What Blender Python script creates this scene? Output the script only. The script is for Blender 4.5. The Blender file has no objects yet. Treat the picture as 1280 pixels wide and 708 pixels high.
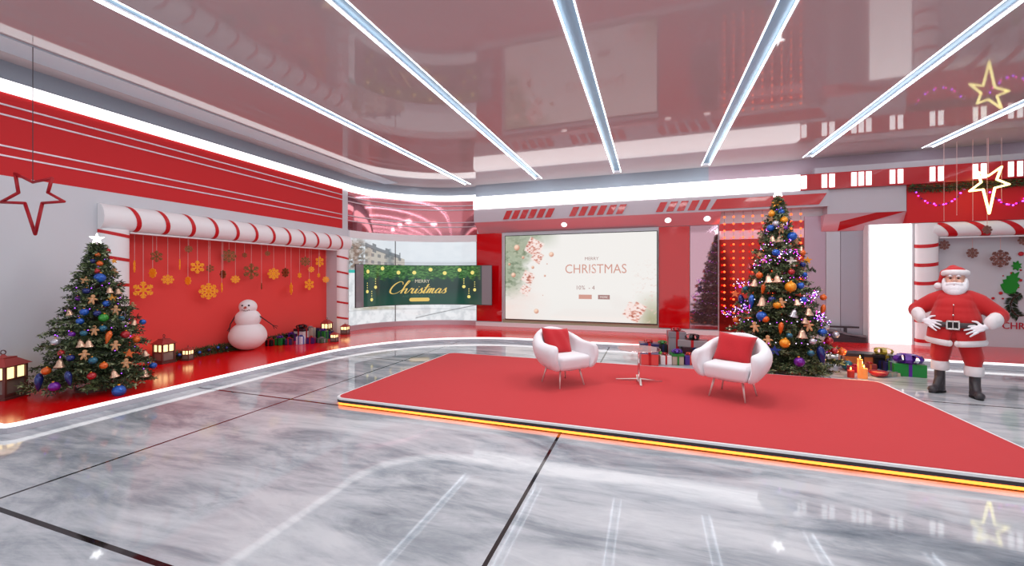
import bpy, bmesh, math, random
import numpy as np
from mathutils import Vector, Matrix
random.seed(7); rng = np.random.default_rng(7)
PI = math.pi
S = bpy.context.scene
COL = S.collection

# ---------------------------------------------------------------- camera
FPX, HOR, EYE = 506.0, 346.0, 1.6
YAW = math.atan2(172, 506)
cd = bpy.data.cameras.new('camera'); cam = bpy.data.objects.new('camera', cd); COL.objects.link(cam)
cd.sensor_width = 36; cd.lens = FPX / 1280 * 36; cd.shift_y = -(HOR - 354) / 1280 * -1
cd.shift_y = (HOR - 354) / 1280
cam.location = (0, 0, EYE); cam.rotation_euler = (PI / 2, 0, YAW); S.camera = cam
FW = (-math.sin(YAW), math.cos(YAW)); RT = (math.cos(YAW), math.sin(YAW))

def ray(px, py):
    l = (px - 640) / FPX
    return Vector((FW[0] + RT[0] * l, FW[1] + RT[1] * l, (HOR - py) / FPX))
def on_z(px, py, z):
    r = ray(px, py); t = (z - EYE) / r.z
    return Vector((t * r.x, t * r.y, z))
def on_x(px, py, x):
    r = ray(px, py); t = x / r.x
    return Vector((x, t * r.y, EYE + t * r.z))
def on_y(px, py, y):
    r = ray(px, py); t = y / r.y
    return Vector((t * r.x, y, EYE + t * r.z))

# ---------------------------------------------------------------- materials
def lin(c):
    r = []
    for v in c[:3]:
        v = v / 255.0
        r.append(v / 12.92 if v <= 0.04045 else ((v + 0.055) / 1.055) ** 2.4)
    return (r[0], r[1], r[2], 1)
def mat(name, rgb, rough=.5, metal=0, emit=None, es=0, coat=0, spec=.5, trans=0, ior=1.45, alpha=1, bump=0, bscale=80, var=0, sheen=0):
    m = bpy.data.materials.new(name); m.use_nodes = True
    n = m.node_tree.nodes; L = m.node_tree.links; b = n['Principled BSDF']
    b.inputs['Base Color'].default_value = lin(rgb)
    b.inputs['Roughness'].default_value = rough; b.inputs['Metallic'].default_value = metal
    b.inputs['Coat Weight'].default_value = coat; b.inputs['Coat Roughness'].default_value = .04
    b.inputs['Specular IOR Level'].default_value = spec
    b.inputs['Transmission Weight'].default_value = trans; b.inputs['IOR'].default_value = ior
    b.inputs['Alpha'].default_value = alpha; b.inputs['Sheen Weight'].default_value = sheen
    if emit is not None:
        b.inputs['Emission Color'].default_value = lin(emit); b.inputs['Emission Strength'].default_value = es
    if bump or var:
        tc = n.new('ShaderNodeTexCoord'); nz = n.new('ShaderNodeTexNoise'); nz.inputs['Scale'].default_value = bscale; nz.inputs['Detail'].default_value = 4
        L.new(tc.outputs['Object'], nz.inputs['Vector'])
        if bump:
            bp = n.new('ShaderNodeBump'); bp.inputs['Strength'].default_value = bump; bp.inputs['Distance'].default_value = .01
            L.new(nz.outputs['Fac'], bp.inputs['Height']); L.new(bp.outputs['Normal'], b.inputs['Normal'])
        if var:
            mx = n.new('ShaderNodeMix'); mx.data_type = 'RGBA'
            c = lin(rgb); mx.inputs[6].default_value = tuple(v * (1 - var) for v in c[:3]) + (1,); mx.inputs[7].default_value = tuple(min(1, v * (1 + var)) for v in c[:3]) + (1,)
            L.new(nz.outputs['Fac'], mx.inputs[0]); L.new(mx.outputs[2], b.inputs['Base Color'])
    return m
def vcol_emit(name, strength, rough=.08):
    m = bpy.data.materials.new(name); m.use_nodes = True
    n = m.node_tree.nodes; L = m.node_tree.links; b = n['Principled BSDF']
    a = n.new('ShaderNodeVertexColor'); a.layer_name = 'picture'
    b.inputs['Base Color'].default_value = (.02, .02, .02, 1); b.inputs['Roughness'].default_value = rough
    L.new(a.outputs['Color'], b.inputs['Emission Color']); b.inputs['Emission Strength'].default_value = strength
    return m

M = {}
M['wall'] = mat('wall_paint', (208, 210, 216), .45)
M['redwall'] = mat('red_paint', (205, 44, 48), .5, spec=.2)
M['redpanel'] = mat('red_panel', (234, 78, 74), .55, spec=.2)
M['cove'] = mat('cove_grey', (150, 160, 172), .35)
M['ledw'] = mat('led_white', (255, 255, 255), .5, emit=(250, 252, 255), es=3.0)
M['ledfascia'] = mat('led_fascia', (255, 255, 255), .5, emit=(255, 255, 255), es=1.6)
M['ledstrip'] = mat('led_strip', (255, 255, 255), .5, emit=(232, 244, 255), es=8)
M['channel'] = mat('channel_metal', (104, 124, 138), .4, .3)
M['lightpanel'] = mat('light_panel', (255, 255, 255), .5, emit=(255, 255, 255), es=1.3)
M['platred'] = mat('platform_red', (225, 8, 14), .16, spec=.5)
M['platled'] = mat('platform_led', (255, 255, 255), .5, emit=(255, 255, 255), es=1.05)
M['metalw'] = mat('silver', (205, 190, 198), .35, .5)
M['trimw'] = mat('white_trim', (235, 236, 238), .3)
M['greyfascia'] = mat('grey_fascia', (190, 186, 194), .35)
M['redgloss'] = mat('red_gloss', (200, 6, 16), .07, coat=.6)
M['redlacq'] = mat('red_lacquer', (190, 14, 22), .25, coat=.3)
M['pinkglass'] = mat('pink_mirror', (190, 120, 128), .06, .85)
M['soffit'] = mat('soffit_gloss', (226, 178, 186), .12, .35)
M['mirror'] = mat('tinted_mirror', (190, 150, 160), .04, .9)
M['redmirror'] = mat('red_mirror', (170, 45, 40), .12, .7)
M['mauve'] = mat('mauve_panel', (176, 150, 164), .2, .3)
M['greypan'] = mat('grey_panel', (190, 188, 196), .25, .2)
M['dark'] = mat('dark_trim', (52, 44, 50), .35)
M['black'] = mat('black', (14, 14, 16), .4)
M['carpet'] = mat('carpet', (198, 56, 60), .85, spec=.15, bump=.25, bscale=400, var=.06, sheen=.1)
M['orange'] = mat('orange_led', (255, 150, 60), .5, emit=(255, 124, 44), es=3.6)
M['candyw'] = mat('candy_white', (240, 238, 240), .35)
M['candyr'] = mat('candy_red', (200, 18, 28), .35)
M['gold'] = mat('gold', (240, 170, 50), .35, .35, emit=(230, 140, 20), es=.15)
M['golddim'] = mat('old_gold', (150, 100, 60), .4, .4)
M['bronze'] = mat('bronze_flake', (150, 105, 95), .5, .3)
M['thread'] = mat('thread', (225, 180, 175), .6)
M['snow'] = mat('snow', (238, 232, 234), .75, bump=.15, bscale=60)
M['coal'] = mat('coal', (20, 18, 20), .6)
M['twig'] = mat('twig', (60, 30, 32), .8)
M['carrot'] = mat('carrot', (190, 80, 60), .6)
M['chair'] = mat('chair_fabric', (232, 230, 234), .7, bump=.05, bscale=300, sheen=.2)
M['seam'] = mat('chair_piping', (205, 202, 208), .7)
M['leg'] = mat('chair_leg', (222, 205, 200), .3, .4)
M['pillow'] = mat('pillow_fabric', (190, 28, 38), .85, bump=.3, bscale=60, sheen=.2)
M['chrome'] = mat('chrome', (220, 205, 205), .15, .9)
M['glasstop'] = mat('table_glass', (250, 165, 165), .02, trans=1, ior=1.14)
M['needle1'] = mat('needle_dark', (44, 60, 36), .6)
M['needle2'] = mat('needle_mid', (84, 100, 60), .6)
M['needle3'] = mat('needle_pale', (150, 162, 122), .6)
M['bark'] = mat('bark', (66, 44, 34), .9, bump=.5, bscale=40)
M['garl'] = mat('garland_green', (46, 86, 44), .6)
M['oblue'] = mat('blue_glass', (22, 84, 176), .18, .3, coat=.5)
M['onavy'] = mat('navy_glass', (26, 40, 110), .2, .3, coat=.5)
M['ogold'] = mat('gold_glass', (236, 150, 26), .25, .3, coat=.4)
M['oorange'] = mat('orange_glass', (220, 96, 24), .25, .2, coat=.4)
M['ogreen'] = mat('green_glass', (44, 140, 40), .2, .2, coat=.5)
M['opurple'] = mat('purple_glass', (110, 20, 150), .2, .3, coat=.5)
M['oteal'] = mat('teal_glass', (30, 96, 120), .2, .3, coat=.5)
M['ored'] = mat('red_glass', (170, 24, 34), .2, .3, coat=.5)
M['osilver'] = mat('silver_glass', (200, 196, 204), .2, .6)
M['cookie'] = mat('gingerbread', (205, 150, 105), .7)
M['bell'] = mat('bell_metal', (214, 176, 150), .25, .6)
M['icing'] = mat('icing', (240, 225, 215), .6)
M['topper'] = mat('topper_glow', (255, 255, 255), .5, emit=(255, 255, 255), es=8)
M['fairyp'] = mat('fairy_purple', (190, 90, 255), .5, emit=(160, 70, 255), es=5)
M['fairyw'] = mat('fairy_white', (255, 240, 255), .5, emit=(235, 215, 255), es=4)
M['fairym'] = mat('fairy_magenta', (255, 60, 200), .5, emit=(240, 40, 180), es=3.5)
M['fairyo'] = mat('fairy_orange', (255, 120, 60), .5, emit=(255, 84, 36), es=3.2)
M['neon'] = mat('neon_yellow', (255, 250, 200), .4, emit=(255, 244, 150), es=2.6)
M['starred'] = mat('star_red', (170, 12, 28), .35)
M['santared'] = mat('santa_red', (190, 20, 24), .7, bump=.1, bscale=40, sheen=.2)
M['fur'] = mat('white_fur', (238, 232, 234), .9, bump=.8, bscale=130)
M['glove'] = mat('white_glove', (236, 234, 240), .7)
M['skin'] = mat('skin', (222, 170, 150), .5, bump=.03, bscale=60)
M['beard'] = mat('beard_white', (242, 240, 244), .85, bump=.6, bscale=70)
M['boot'] = mat('boot_leather', (62, 58, 62), .38, bump=.3, bscale=30)
M['belt'] = mat('belt_leather', (74, 62, 64), .4)
M['steel'] = mat('buckle_steel', (205, 198, 196), .25, .8)
M['lroof'] = mat('lantern_roof', (170, 62, 58), .5)
M['lframe'] = mat('lantern_frame', (92, 48, 46), .5)
M['lglass'] = mat('lantern_glass', (120, 108, 104), .1, spec=.6)
M['llit'] = mat('lantern_lit', (255, 230, 160), .3, emit=(255, 228, 165), es=1.5)
M['wax'] = mat('candle_wax', (240, 150, 80), .5, emit=(255, 120, 40), es=.25)
M['waxred'] = mat('red_wax', (170, 40, 30), .5, emit=(200, 40, 20), es=.15)
M['flame'] = mat('flame', (255, 220, 120), .5, emit=(255, 190, 80), es=14)
M['holly'] = mat('holly_green', (22, 140, 30), .4)
M['dkgreen'] = mat('dark_green', (30, 56, 38), .6)
M['berry'] = mat('berry_red', (190, 20, 34), .35)
M['letter'] = mat('letter_red', (190, 40, 60), .5)

# marble floor with dark tile joints
def marble():
    m = bpy.data.materials.new('marble_tiles'); m.use_nodes = True
    n = m.node_tree.nodes; L = m.node_tree.links; b = n['Principled BSDF']
    g = n.new('ShaderNodeNewGeometry')
    mp = n.new('ShaderNodeMapping'); mp.inputs['Scale'].default_value = (.34, 1.25, 1); mp.inputs['Rotation'].default_value = (0, 0, .16)
    L.new(g.outputs['Position'], mp.inputs['Vector'])
    n1 = n.new('ShaderNodeTexNoise'); n1.inputs['Scale'].default_value = 1.5; n1.inputs['Detail'].default_value = 9; n1.inputs['Roughness'].default_value = .62; n1.inputs['Distortion'].default_value = .9
    n2 = n.new('ShaderNodeTexNoise'); n2.inputs['Scale'].default_value = 5.5; n2.inputs['Detail'].default_value = 8; n2.inputs['Roughness'].default_value = .7; n2.inputs['Distortion'].default_value = .6
    for q in (n1, n2): L.new(mp.outputs['Vector'], q.inputs['Vector'])
    ad = n.new('ShaderNodeMath'); ad.operation = 'MULTIPLY_ADD'; ad.inputs[1].default_value = .45
    L.new(n2.outputs['Fac'], ad.inputs[0]); L.new(n1.outputs['Fac'], ad.inputs[2])
    cr = n.new('ShaderNodeValToRGB'); e = cr.color_ramp.elements
    e[0].position = .50; e[0].color = lin((112, 122, 132)); e[1].position = .86; e[1].color = lin((206, 210, 214))
    k = cr.color_ramp.elements.new(.66); k.color = lin((162, 169, 176)); k = cr.color_ramp.elements.new(.74); k.color = lin((186, 191, 197))
    L.new(ad.outputs[0], cr.inputs['Fac'])
    sx = n.new('ShaderNodeSeparateXYZ'); L.new(g.outputs['Position'], sx.inputs[0])
    def joint(sock, off, period, w):
        a = n.new('ShaderNodeMath'); a.operation = 'SUBTRACT'; a.inputs[1].default_value = off - period / 2; L.new(sock, a.inputs[0])
        p = n.new('ShaderNodeMath'); p.operation = 'FLOORED_MODULO'; p.inputs[1].default_value = period; L.new(a.outputs[0], p.inputs[0])
        s = n.new('ShaderNodeMath'); s.operation = 'SUBTRACT'; s.inputs[1].default_value = period / 2; L.new(p.outputs[0], s.inputs[0])
        q = n.new('ShaderNodeMath'); q.operation = 'ABSOLUTE'; L.new(s.outputs[0], q.inputs[0])
        c = n.new('ShaderNodeMath'); c.operation = 'LESS_THAN'; c.inputs[1].default_value = w; L.new(q.outputs[0], c.inputs[0])
        return c.outputs[0]
    j1 = joint(sx.outputs['X'], -.865, 3.57, .014); j2 = joint(sx.outputs['Y'], 1.5, 2.57, .017)
    mx = n.new('ShaderNodeMath'); mx.operation = 'MAXIMUM'; L.new(j1, mx.inputs[0]); L.new(j2, mx.inputs[1])
    mc = n.new('ShaderNodeMix'); mc.data_type = 'RGBA'; mc.inputs[7].default_value = lin((30, 22, 26))
    L.new(mx.outputs[0], mc.inputs[0]); L.new(cr.outputs['Color'], mc.inputs[6]); L.new(mc.outputs[2], b.inputs['Base Color'])
    b.inputs['Roughness'].default_value = .045; b.inputs['Specular IOR Level'].default_value = .34
    return m
M['marble'] = marble()
M['ceiling'] = mat('ceiling_gloss', (198, 189, 190), .045, .0, spec=.5)

# ---------------------------------------------------------------- object helpers
def tag(o, label=None, cat=None, group=None, kind=None):
    if label: o['label'] = label
    if cat: o['category'] = cat
    if group: o['group'] = group
    if kind: o['kind'] = kind
    return o
def empty(name, loc=(0, 0, 0), rz=0, label=None, cat=None, group=None, sc=None):
    o = bpy.data.objects.new(name, None); COL.objects.link(o); o.empty_display_size = .1
    o.location = loc; o.rotation_euler = (0, 0, rz)
    if sc: o.scale = (sc, sc, sc)
    return tag(o, label, cat, group)
def link(name, me, mats, parent=None, loc=None, smooth=False):
    if not isinstance(mats, (list, tuple)): mats = [mats]
    for m in mats: me.materials.append(m)
    if smooth:
        me.polygons.foreach_set('use_smooth', [True] * len(me.polygons)); me.update()
    o = bpy.data.objects.new(name, me); COL.objects.link(o)
    if parent: o.parent = parent
    if loc is not None: o.location = loc
    return o
class MB:
    def __init__(s): s.bm = bmesh.new(); s.mi = 0
    def _fin(s, vs, M4=None):
        if M4 is not None: bmesh.ops.transform(s.bm, matrix=M4, verts=vs)
        fs = set(f for v in vs for f in v.link_faces)
        for f in fs: f.material_index = s.mi
        return vs
    def box(s, a, b, bev=0, seg=2, M4=None):
        r = bmesh.ops.create_cube(s.bm, size=1); vs = r['verts']
        for v in vs: v.co = Vector(((a[i] + b[i]) / 2 + v.co[i] * (b[i] - a[i]) for i in range(3)))
        if bev:
            es = list(set(e for v in vs for e in v.link_edges))
            r = bmesh.ops.bevel(s.bm, geom=es, offset=bev, segments=seg, affect='EDGES', profile=.5, clamp_overlap=True)
            vs = list(set(v for v in vs if v.is_valid) | set(r['verts']))
        return s._fin(vs, M4)
    def poly(s, pts, M4=None):
        vs = [s.bm.verts.new(p) for p in pts]; f = s.bm.faces.new(vs); f.material_index = s.mi; 
        if M4 is not None: bmesh.ops.transform(s.bm, matrix=M4, verts=vs)
        return vs
    def prism(s, pts, vec, M4=None):
        vec = Vector(vec); a = [s.bm.verts.new(p) for p in pts]; b = [s.bm.verts.new(Vector(p) + vec) for p in pts]
        k = len(pts); fs = [s.bm.faces.new(a), s.bm.faces.new(b[::-1])]
        for i in range(k): fs.append(s.bm.faces.new((a[i], b[i], b[(i + 1) % k], a[(i + 1) % k])))
        bmesh.ops.recalc_face_normals(s.bm, faces=fs)
        return s._fin(a + b, M4)
    def cone(s, p0, p1, r0, r1=None, seg=12, caps=True):
        if r1 is None: r1 = r0
        p0 = Vector(p0); p1 = Vector(p1); d = p1 - p0; L = d.length
        q = d.to_track_quat('Z', 'Y').to_matrix().to_4x4(); q.translation = (p0 + p1) / 2
        r = bmesh.ops.create_cone(s.bm, cap_ends=caps, segments=seg, radius1=r0, radius2=r1, depth=L, matrix=q)
        return s._fin(r['verts'])
    def sph(s, c, r, seg=16, rings=10, M4=None):
        if not isinstance(r, (tuple, list)): r = (r, r, r)
        q = Matrix.Translation(c) @ (M4 or Matrix()) @ Matrix.Diagonal((r[0], r[1], r[2], 1))
        x = bmesh.ops.create_uvsphere(s.bm, u_segments=seg, v_segments=rings, radius=1, matrix=q)
        return s._fin(x['verts'])
    def tube(s, pts, r, seg=8, closed=False, caps=True):
        pts = [Vector(p) for p in pts]; n = len(pts); rad = r if isinstance(r, (list, tuple)) else [r] * n
        rings = []
        up = Vector((0, 0, 1))
        for i, p in enumerate(pts):
            if closed: t = (pts[(i + 1) % n] - pts[i - 1])
            else: t = pts[min(i + 1, n - 1)] - pts[max(i - 1, 0)]
            t.normalize(); a = t.cross(up)
            if a.length < .05: a = t.cross(Vector((1, 0, 0)))
            a.normalize(); b = t.cross(a)
            rings.append([s.bm.verts.new(p + (a * math.cos(2 * PI * k / seg) + b * math.sin(2 * PI * k / seg)) * rad[i]) for k in range(seg)])
        m = n if closed else n - 1; fs = []
        for i in range(m):
            A, B = rings[i], rings[(i + 1) % n]
            for k in range(seg): fs.append(s.bm.faces.new((A[k], A[(k + 1) % seg], B[(k + 1) % seg], B[k])))
        if caps and not closed: fs += [s.bm.faces.new(rings[0][::-1]), s.bm.faces.new(rings[-1])]
        for f in fs: f.material_index = s.mi
        bmesh.ops.recalc_face_normals(s.bm, faces=fs)
        return [v for q in rings for v in q]
    def lathe(s, prof, c=(0, 0, 0), seg=20):
        rings = []
        for r, z in prof:
            rings.append([s.bm.verts.new((c[0] + r * math.cos(2 * PI * k / seg), c[1] + r * math.sin(2 * PI * k / seg), c[2] + z)) for k in range(seg)])
        fs = []
        for A, B in zip(rings, rings[1:]):
            for k in range(seg): fs.append(s.bm.faces.new((A[k], A[(k + 1) % seg], B[(k + 1) % seg], B[k])))
        fs += [s.bm.faces.new(rings[0][::-1]), s.bm.faces.new(rings[-1])]
        for f in fs: f.material_index = s.mi
        return [v for q in rings for v in q]
    def build(s, name, mats, parent=None, smooth=False, loc=None):
        me = bpy.data.meshes.new(name); s.bm.normal_update(); s.bm.to_mesh(me); s.bm.free()
        return link(name, me, mats, parent, loc, smooth)
def autosmooth(o, deg=40):
    me = o.data; me.polygons.foreach_set('use_smooth', [True] * len(me.polygons))
    bm = bmesh.new(); bm.from_mesh(me)
    for e in bm.edges:
        if len(e.link_faces) == 2 and e.calc_face_angle(0) > math.radians(deg): e.smooth = False
    bm.to_mesh(me); bm.free(); return o
def slab(name, a, b, m, parent=None, kind='structure', bev=0):
    mb = MB(); mb.box(a, b, bev); o = mb.build(name, m, parent)
    if kind and not parent: o['kind'] = kind
    return o
def grid_mesh(name, fn, nu, nv, colfn=None, flip=False):
    """surface fn(u,v)->xyz (numpy arrays), u,v in 0..1"""
    u, v = np.meshgrid(np.linspace(0, 1, nu), np.linspace(0, 1, nv))
    x, y, z = fn(u, v); P = np.stack([x + 0 * u, y + 0 * u, z + 0 * u], -1).reshape(-1, 3)
    i = np.arange((nu - 1) * (nv - 1)); r = i // (nu - 1); c = i % (nu - 1); k = r * nu + c
    q = np.stack([k, k + 1, k + nu + 1, k + nu], -1)
    if flip: q = q[:, ::-1]
    me = bpy.data.meshes.new(name); me.from_pydata(P.tolist(), [], q.tolist())
    if colfn is not None:
        C = colfn(u, v).reshape(-1, 3); C = np.clip(C, 0, 1); C = np.where(C <= .04045, C / 12.92, ((C + .055) / 1.055) ** 2.4)
        at = me.color_attributes.new('picture', 'FLOAT_COLOR', 'POINT')
        at.data.foreach_set('color', np.concatenate([C, np.ones((len(C), 1))], 1).astype('f').ravel())
    me.update(); return me
def blob(name, shapes, voxel, smooth, m, parent=None, matfn=None):
    """one continuous surface fused out of overlapping volumes"""
    mb = MB()
    for s_ in shapes:
        if s_[0] == 'e': mb.sph(s_[1], s_[2], 20, 14, s_[3] if len(s_) > 3 else None)
        elif s_[0] == 'c':
            _, p0, p1, r0, r1 = s_; mb.cone(p0, p1, r0, r1, 18); mb.sph(p0, r0, 18, 12); mb.sph(p1, r1, 18, 12)
        elif s_[0] == 'b': mb.box(s_[1], s_[2], s_[3])
    t = mb.build('t', []); 
    r = t.modifiers.new('r', 'REMESH'); r.mode = 'VOXEL'; r.voxel_size = voxel
    k = t.modifiers.new('s', 'SMOOTH'); k.iterations = smooth; k.factor = .5
    dg = bpy.context.evaluated_depsgraph_get(); me = bpy.data.meshes.new_from_object(t.evaluated_get(dg))
    od = t.data; bpy.data.objects.remove(t); bpy.data.meshes.remove(od); me.name = name; me.materials.clear()
    o = link(name, me, m, parent, smooth=True)
    if matfn:
        for p in me.polygons: p.material_index = matfn(p.center)
    return o
def copy_tree(o, parent=None):
    c = o.copy(); COL.objects.link(c); c.parent = parent
    for ch in list(o.children): copy_tree(ch, c)
    return c
def text_mesh(body, size):
    cu = bpy.data.curves.new('t', 'FONT'); cu.body = body; cu.size = size; cu.align_x = 'CENTER'; cu.align_y = 'CENTER'
    cu.resolution_u = 3
    o = bpy.data.objects.new('t', cu); COL.objects.link(o)
    dg = bpy.context.evaluated_depsgraph_get(); me = bpy.data.meshes.new_from_object(o.evaluated_get(dg))
    bpy.data.objects.remove(o); return me
def text_pts(body, w):
    """verts (n,2) scaled so that the whole is w wide and centred, faces"""
    me = text_mesh(body, 1); V = np.array([v.co[:2] for v in me.vertices]); F = [list(p.vertices) for p in me.polygons]
    c = (V.max(0) + V.min(0)) / 2; V = (V - c) * (w / (V[:, 0].max() - V[:, 0].min())); return V, F
def ribbon(strokes, w0, w1, shear=0):
    """calligraphic ribbon strokes -> verts, faces in 2D"""
    V = []; F = []
    for st in strokes:
        P = [Vector(p) for p in st]; Q = []
        for i in range(len(P) - 1):
            a = P[max(i - 1, 0)]; b = P[i]; c = P[i + 1]; d = P[min(i + 2, len(P) - 1)]
            for k in range(6):
                t = k / 6; Q.append(.5 * ((2 * b) + (c - a) * t + (2 * a - 5 * b + 4 * c - d) * t * t + (3 * b - a - 3 * c + d) * t ** 3))
        Q.append(P[-1]); base = len(V)
        for i, p in enumerate(Q):
            t = (Q[min(i + 1, len(Q) - 1)] - Q[max(i - 1, 0)]).normalized(); nn = Vector((-t.y, t.x))
            w = w0 + (w1 - w0) * max(0, -t.y)
            for s_ in (-1, 1):
                v = p + nn * w * s_; V.append((v.x + shear * v.y, v.y))
            if i: k = base + 2 * i; F.append([k - 2, k - 1, k + 1, k])
    return np.array(V), F
def flat2d(name, V, F, fn, m, parent):
    me = bpy.data.meshes.new(name); me.from_pydata([fn(*p) for p in V], [], F); me.update()
    return link(name, me, m, parent)

# ================================================================ SETTING
YB = 11.5          # back wall plane
XL = -7.85         # left wall plane
ZC = 4.4           # ceiling
XR = 10.2
ZP = .10           # red platform top
def dep(p): return p.x * FW[0] + p.y * FW[1]
def X(px, y=YB): return on_y(px, 346, y).x
def Zb(py, px, y=YB): return on_y(px, py, y).z

slab('floor', (-9, -5, -.2), (XR, 12.2, 0), M['marble'])

# ceiling between recessed channels
chx = [-5.22, -3.0, -.82, 1.33, 3.5, 5.7, 7.85]; cw = .10
edges = [-8.4] + sum([[x - cw, x + cw] for x in chx], []) + [XR]
mb = MB()
for a, b in zip(edges[0::2], edges[1::2]): mb.box((a, -5, ZC), (b, 11.2, ZC + .1))
mb.box((-8.4, 11.2, ZC), (XR, 12.2, ZC + .1)); mb.box((-8.4, -5, ZC + .1), (XR, 12.2, ZC + .25))
tag(mb.build('ceiling', M['ceiling']), kind='structure')
chn = ['leftmost, ending over the curved corner', 'second from the left', 'third from the left, over the main screen', 'fourth from the left, ending right of the screen', 'ending where the red beam starts', 'rightmost in view, over the red beam', 'beyond the right edge']
for x, nm in zip(chx, chn):
    t = empty('ceiling_light', (x, 3, ZC), 0, 'long ceiling light channel, ' + nm, 'ceiling light', 'ceiling light channels')
    mb = MB(); mb.box((-cw, -8, .055), (cw, 8.2, .095)); mb.build('channel_housing', M['channel'], t)
    for s in (-1, 1):
        mb = MB(); a, b = sorted((s * cw, s * (cw - .013))); mb.box((a, -8, -.004), (b, 8.2, .022)); mb.build('led_strip', M['ledstrip'], t)
slab('trim_1', (-7.55, -5, ZC - .02), (-7.08, 10.3, ZC), mat('pale_cover', (196, 212, 222), .35))

# left wall: white field with niche, red band above
NY0, NY1, NZ1 = 4.13, 8.66, 2.31
mb = MB()
mb.box((XL - .5, -5, 0), (XL, NY0, 2.9)); mb.box((XL - .5, NY1, 0), (XL, 9.1, 2.9)); mb.box((XL - .5, NY0, NZ1), (XL, NY1, 2.9))
mb.mi = 1; mb.box((XL - .5, NY0, 0), (XL - .34, NY1, NZ1))
mb.mi = 2; mb.box((XL - .5, -5, 2.9), (XL, 8.87, 4.13))
mb.mi = 0; mb.box((XL - .5, 8.87, 2.9), (XL - .02, 9.1, 4.13)); mb.mi = 3; mb.box((XL - .5, -5, 4.13), (XL - .06, 9.1, ZC))
tag(mb.build('wall_left', [M['wall'], M['redpanel'], M['redwall'], M['cove']]), kind='structure')
# curved corner -------------------------------------------------------
CX, CY, RX, RY = -5.05, 9.1, XL * -1 - 5.05, YB - 9.1
def arc(u, off=0, z=0):
    """u 0..1 along the curved corner (left wall to back wall), off = distance into the room"""
    a = PI - u * PI / 2
    rx, ry = RX - off, RY - off
    return (CX + rx * np.cos(a), CY + ry * np.sin(a), z)
def arc_pt(u, off, z): p = arc(u, off); return Vector((float(p[0]), float(p[1]), z))
def arc_slab(name, z0, z1, off0, off1, m, parent=None, u0=0, u1=1, n=40):
    mb = MB(); A = []
    for i in range(n + 1):
        u = u0 + (u1 - u0) * i / n
        A.append([mb.bm.verts.new(arc_pt(u, o, z)) for o, z in ((off0, z0), (off1, z0), (off1, z1), (off0, z1))])
    for a, b in zip(A, A[1:]):
        for k in range(4): mb.bm.faces.new((a[k], b[k], b[(k + 1) % 4], a[(k + 1) % 4]))
    mb.bm.faces.new(A[0][::-1]); mb.bm.faces.new(A[-1]); bmesh.ops.recalc_face_normals(mb.bm, faces=mb.bm.faces[:])
    return autosmooth(mb.build(name, m, parent), 30)
tag(arc_slab('wall_corner', 0, ZC, -.5, -.1, M['wall']), kind='structure')
tag(arc_slab('trim_2', 4.13, ZC, -.1, -.06, M['cove']), kind='structure')
g = empty('mirror_band', (-7, 11, 2.95), 0, 'curved pink mirrored glass band with silver rails above the snowy video wall', 'glass panel')
g.location = (0, 0, 0)
arc_slab('glass', 2.88, 3.96, -.1, -.04, M['pinkglass'], g)
for z in (3.81, 3.68, 3.29, 3.15): arc_slab('rail', z - .012, z + .012, -.04, .0, M['metalw'], g)
for i, z in enumerate((3.81, 3.68, 3.28, 3.155)):
    for dz in (0,):
        o = slab('trim_%d' % (3 + i), (XL, -5, z - .011), (XL + .012, 8.87, z + .011), M['metalw'])
# continuous LED fascia of the left wall and corner
t = empty('led_fascia', (0, 0, 0), 0, 'thin white glowing light band along the left wall top, curving round the corner', 'light band')
mb = MB(); mb.box((XL + .001, -5, 3.97), (XL + .03, 9.1, 4.13)); mb.build('straight_light', M['ledfascia'], t)
arc_slab('curved_light', 3.965, 4.125, -.095, .03, M['ledfascia'], t)

# back wall -------------------------------------------------------------
mb = MB(); mb.box((-5.05, YB, 0), (X(1142), YB + .4, ZC)); mb.mi = 1; mb.box((-5.05, YB - .1, 4.0), (X(887, 11.2), YB, ZC)); mb.mi = 2; mb.box((X(887, 11.2), YB - .1, 4.0), (XR, YB, ZC))
tag(mb.build('wall_back', [M['wall'], M['cove'], mat('cove_mauve', (176, 156, 168), .35)]), kind='structure')
# header box
HY = 11.15; HX0 = on_y(592, 346, HY).x; HX1 = on_y(1036, 346, HY).x
def zh(py, px): return on_y(px, py, HY).z
z_led0, z_led1, z_f = zh(262, 596), zh(246.5, 596), zh(278, 600)
hd = empty('header_beam', (0, 0, 0), 0, 'long grey header beam with red slanted dashes above the main screen', 'beam')
mb = MB(); mb.box((HX0, HY + .02, z_f), (HX1, YB - .001, z_led0)); mb.build('fascia', M['greyfascia'], hd)
# glossy sloping underside
xs1 = X(898, YB - .02)
mb = MB(); zs = 2.93
mb.prism([(HX0 + .02, HY + .02, z_f), (HX0 + .02, YB - .03, zs), (HX0 + .02, YB - .001, zs), (HX0 + .02, YB - .001, z_f)], (xs1 - HX0, 0, 0))
mb.build('underside', M['soffit'], hd)
def dash(x, w, sl, z0=z_f + .05, z1=z_led0 - .09):
    mb = MB(); mb.prism([(x, HY + .019, z0), (x + w, HY + .019, z0), (x + w + sl, HY + .019, z1), (x + sl, HY + .019, z1)], (0, -.02, 0)); return mb.build('red_dash', M['redlacq'], hd)
for px0, nd in ((628.6, 6), (711.2, 6), (819.6, 5)):
    x0 = on_y(px0, 275, HY).x
    for k in range(nd): dash(x0 + k * .252, .17, .12)
x0 = on_y(888, 262, HY).x; dash(x0, on_y(1024, 254, HY).x - x0, .15)
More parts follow.
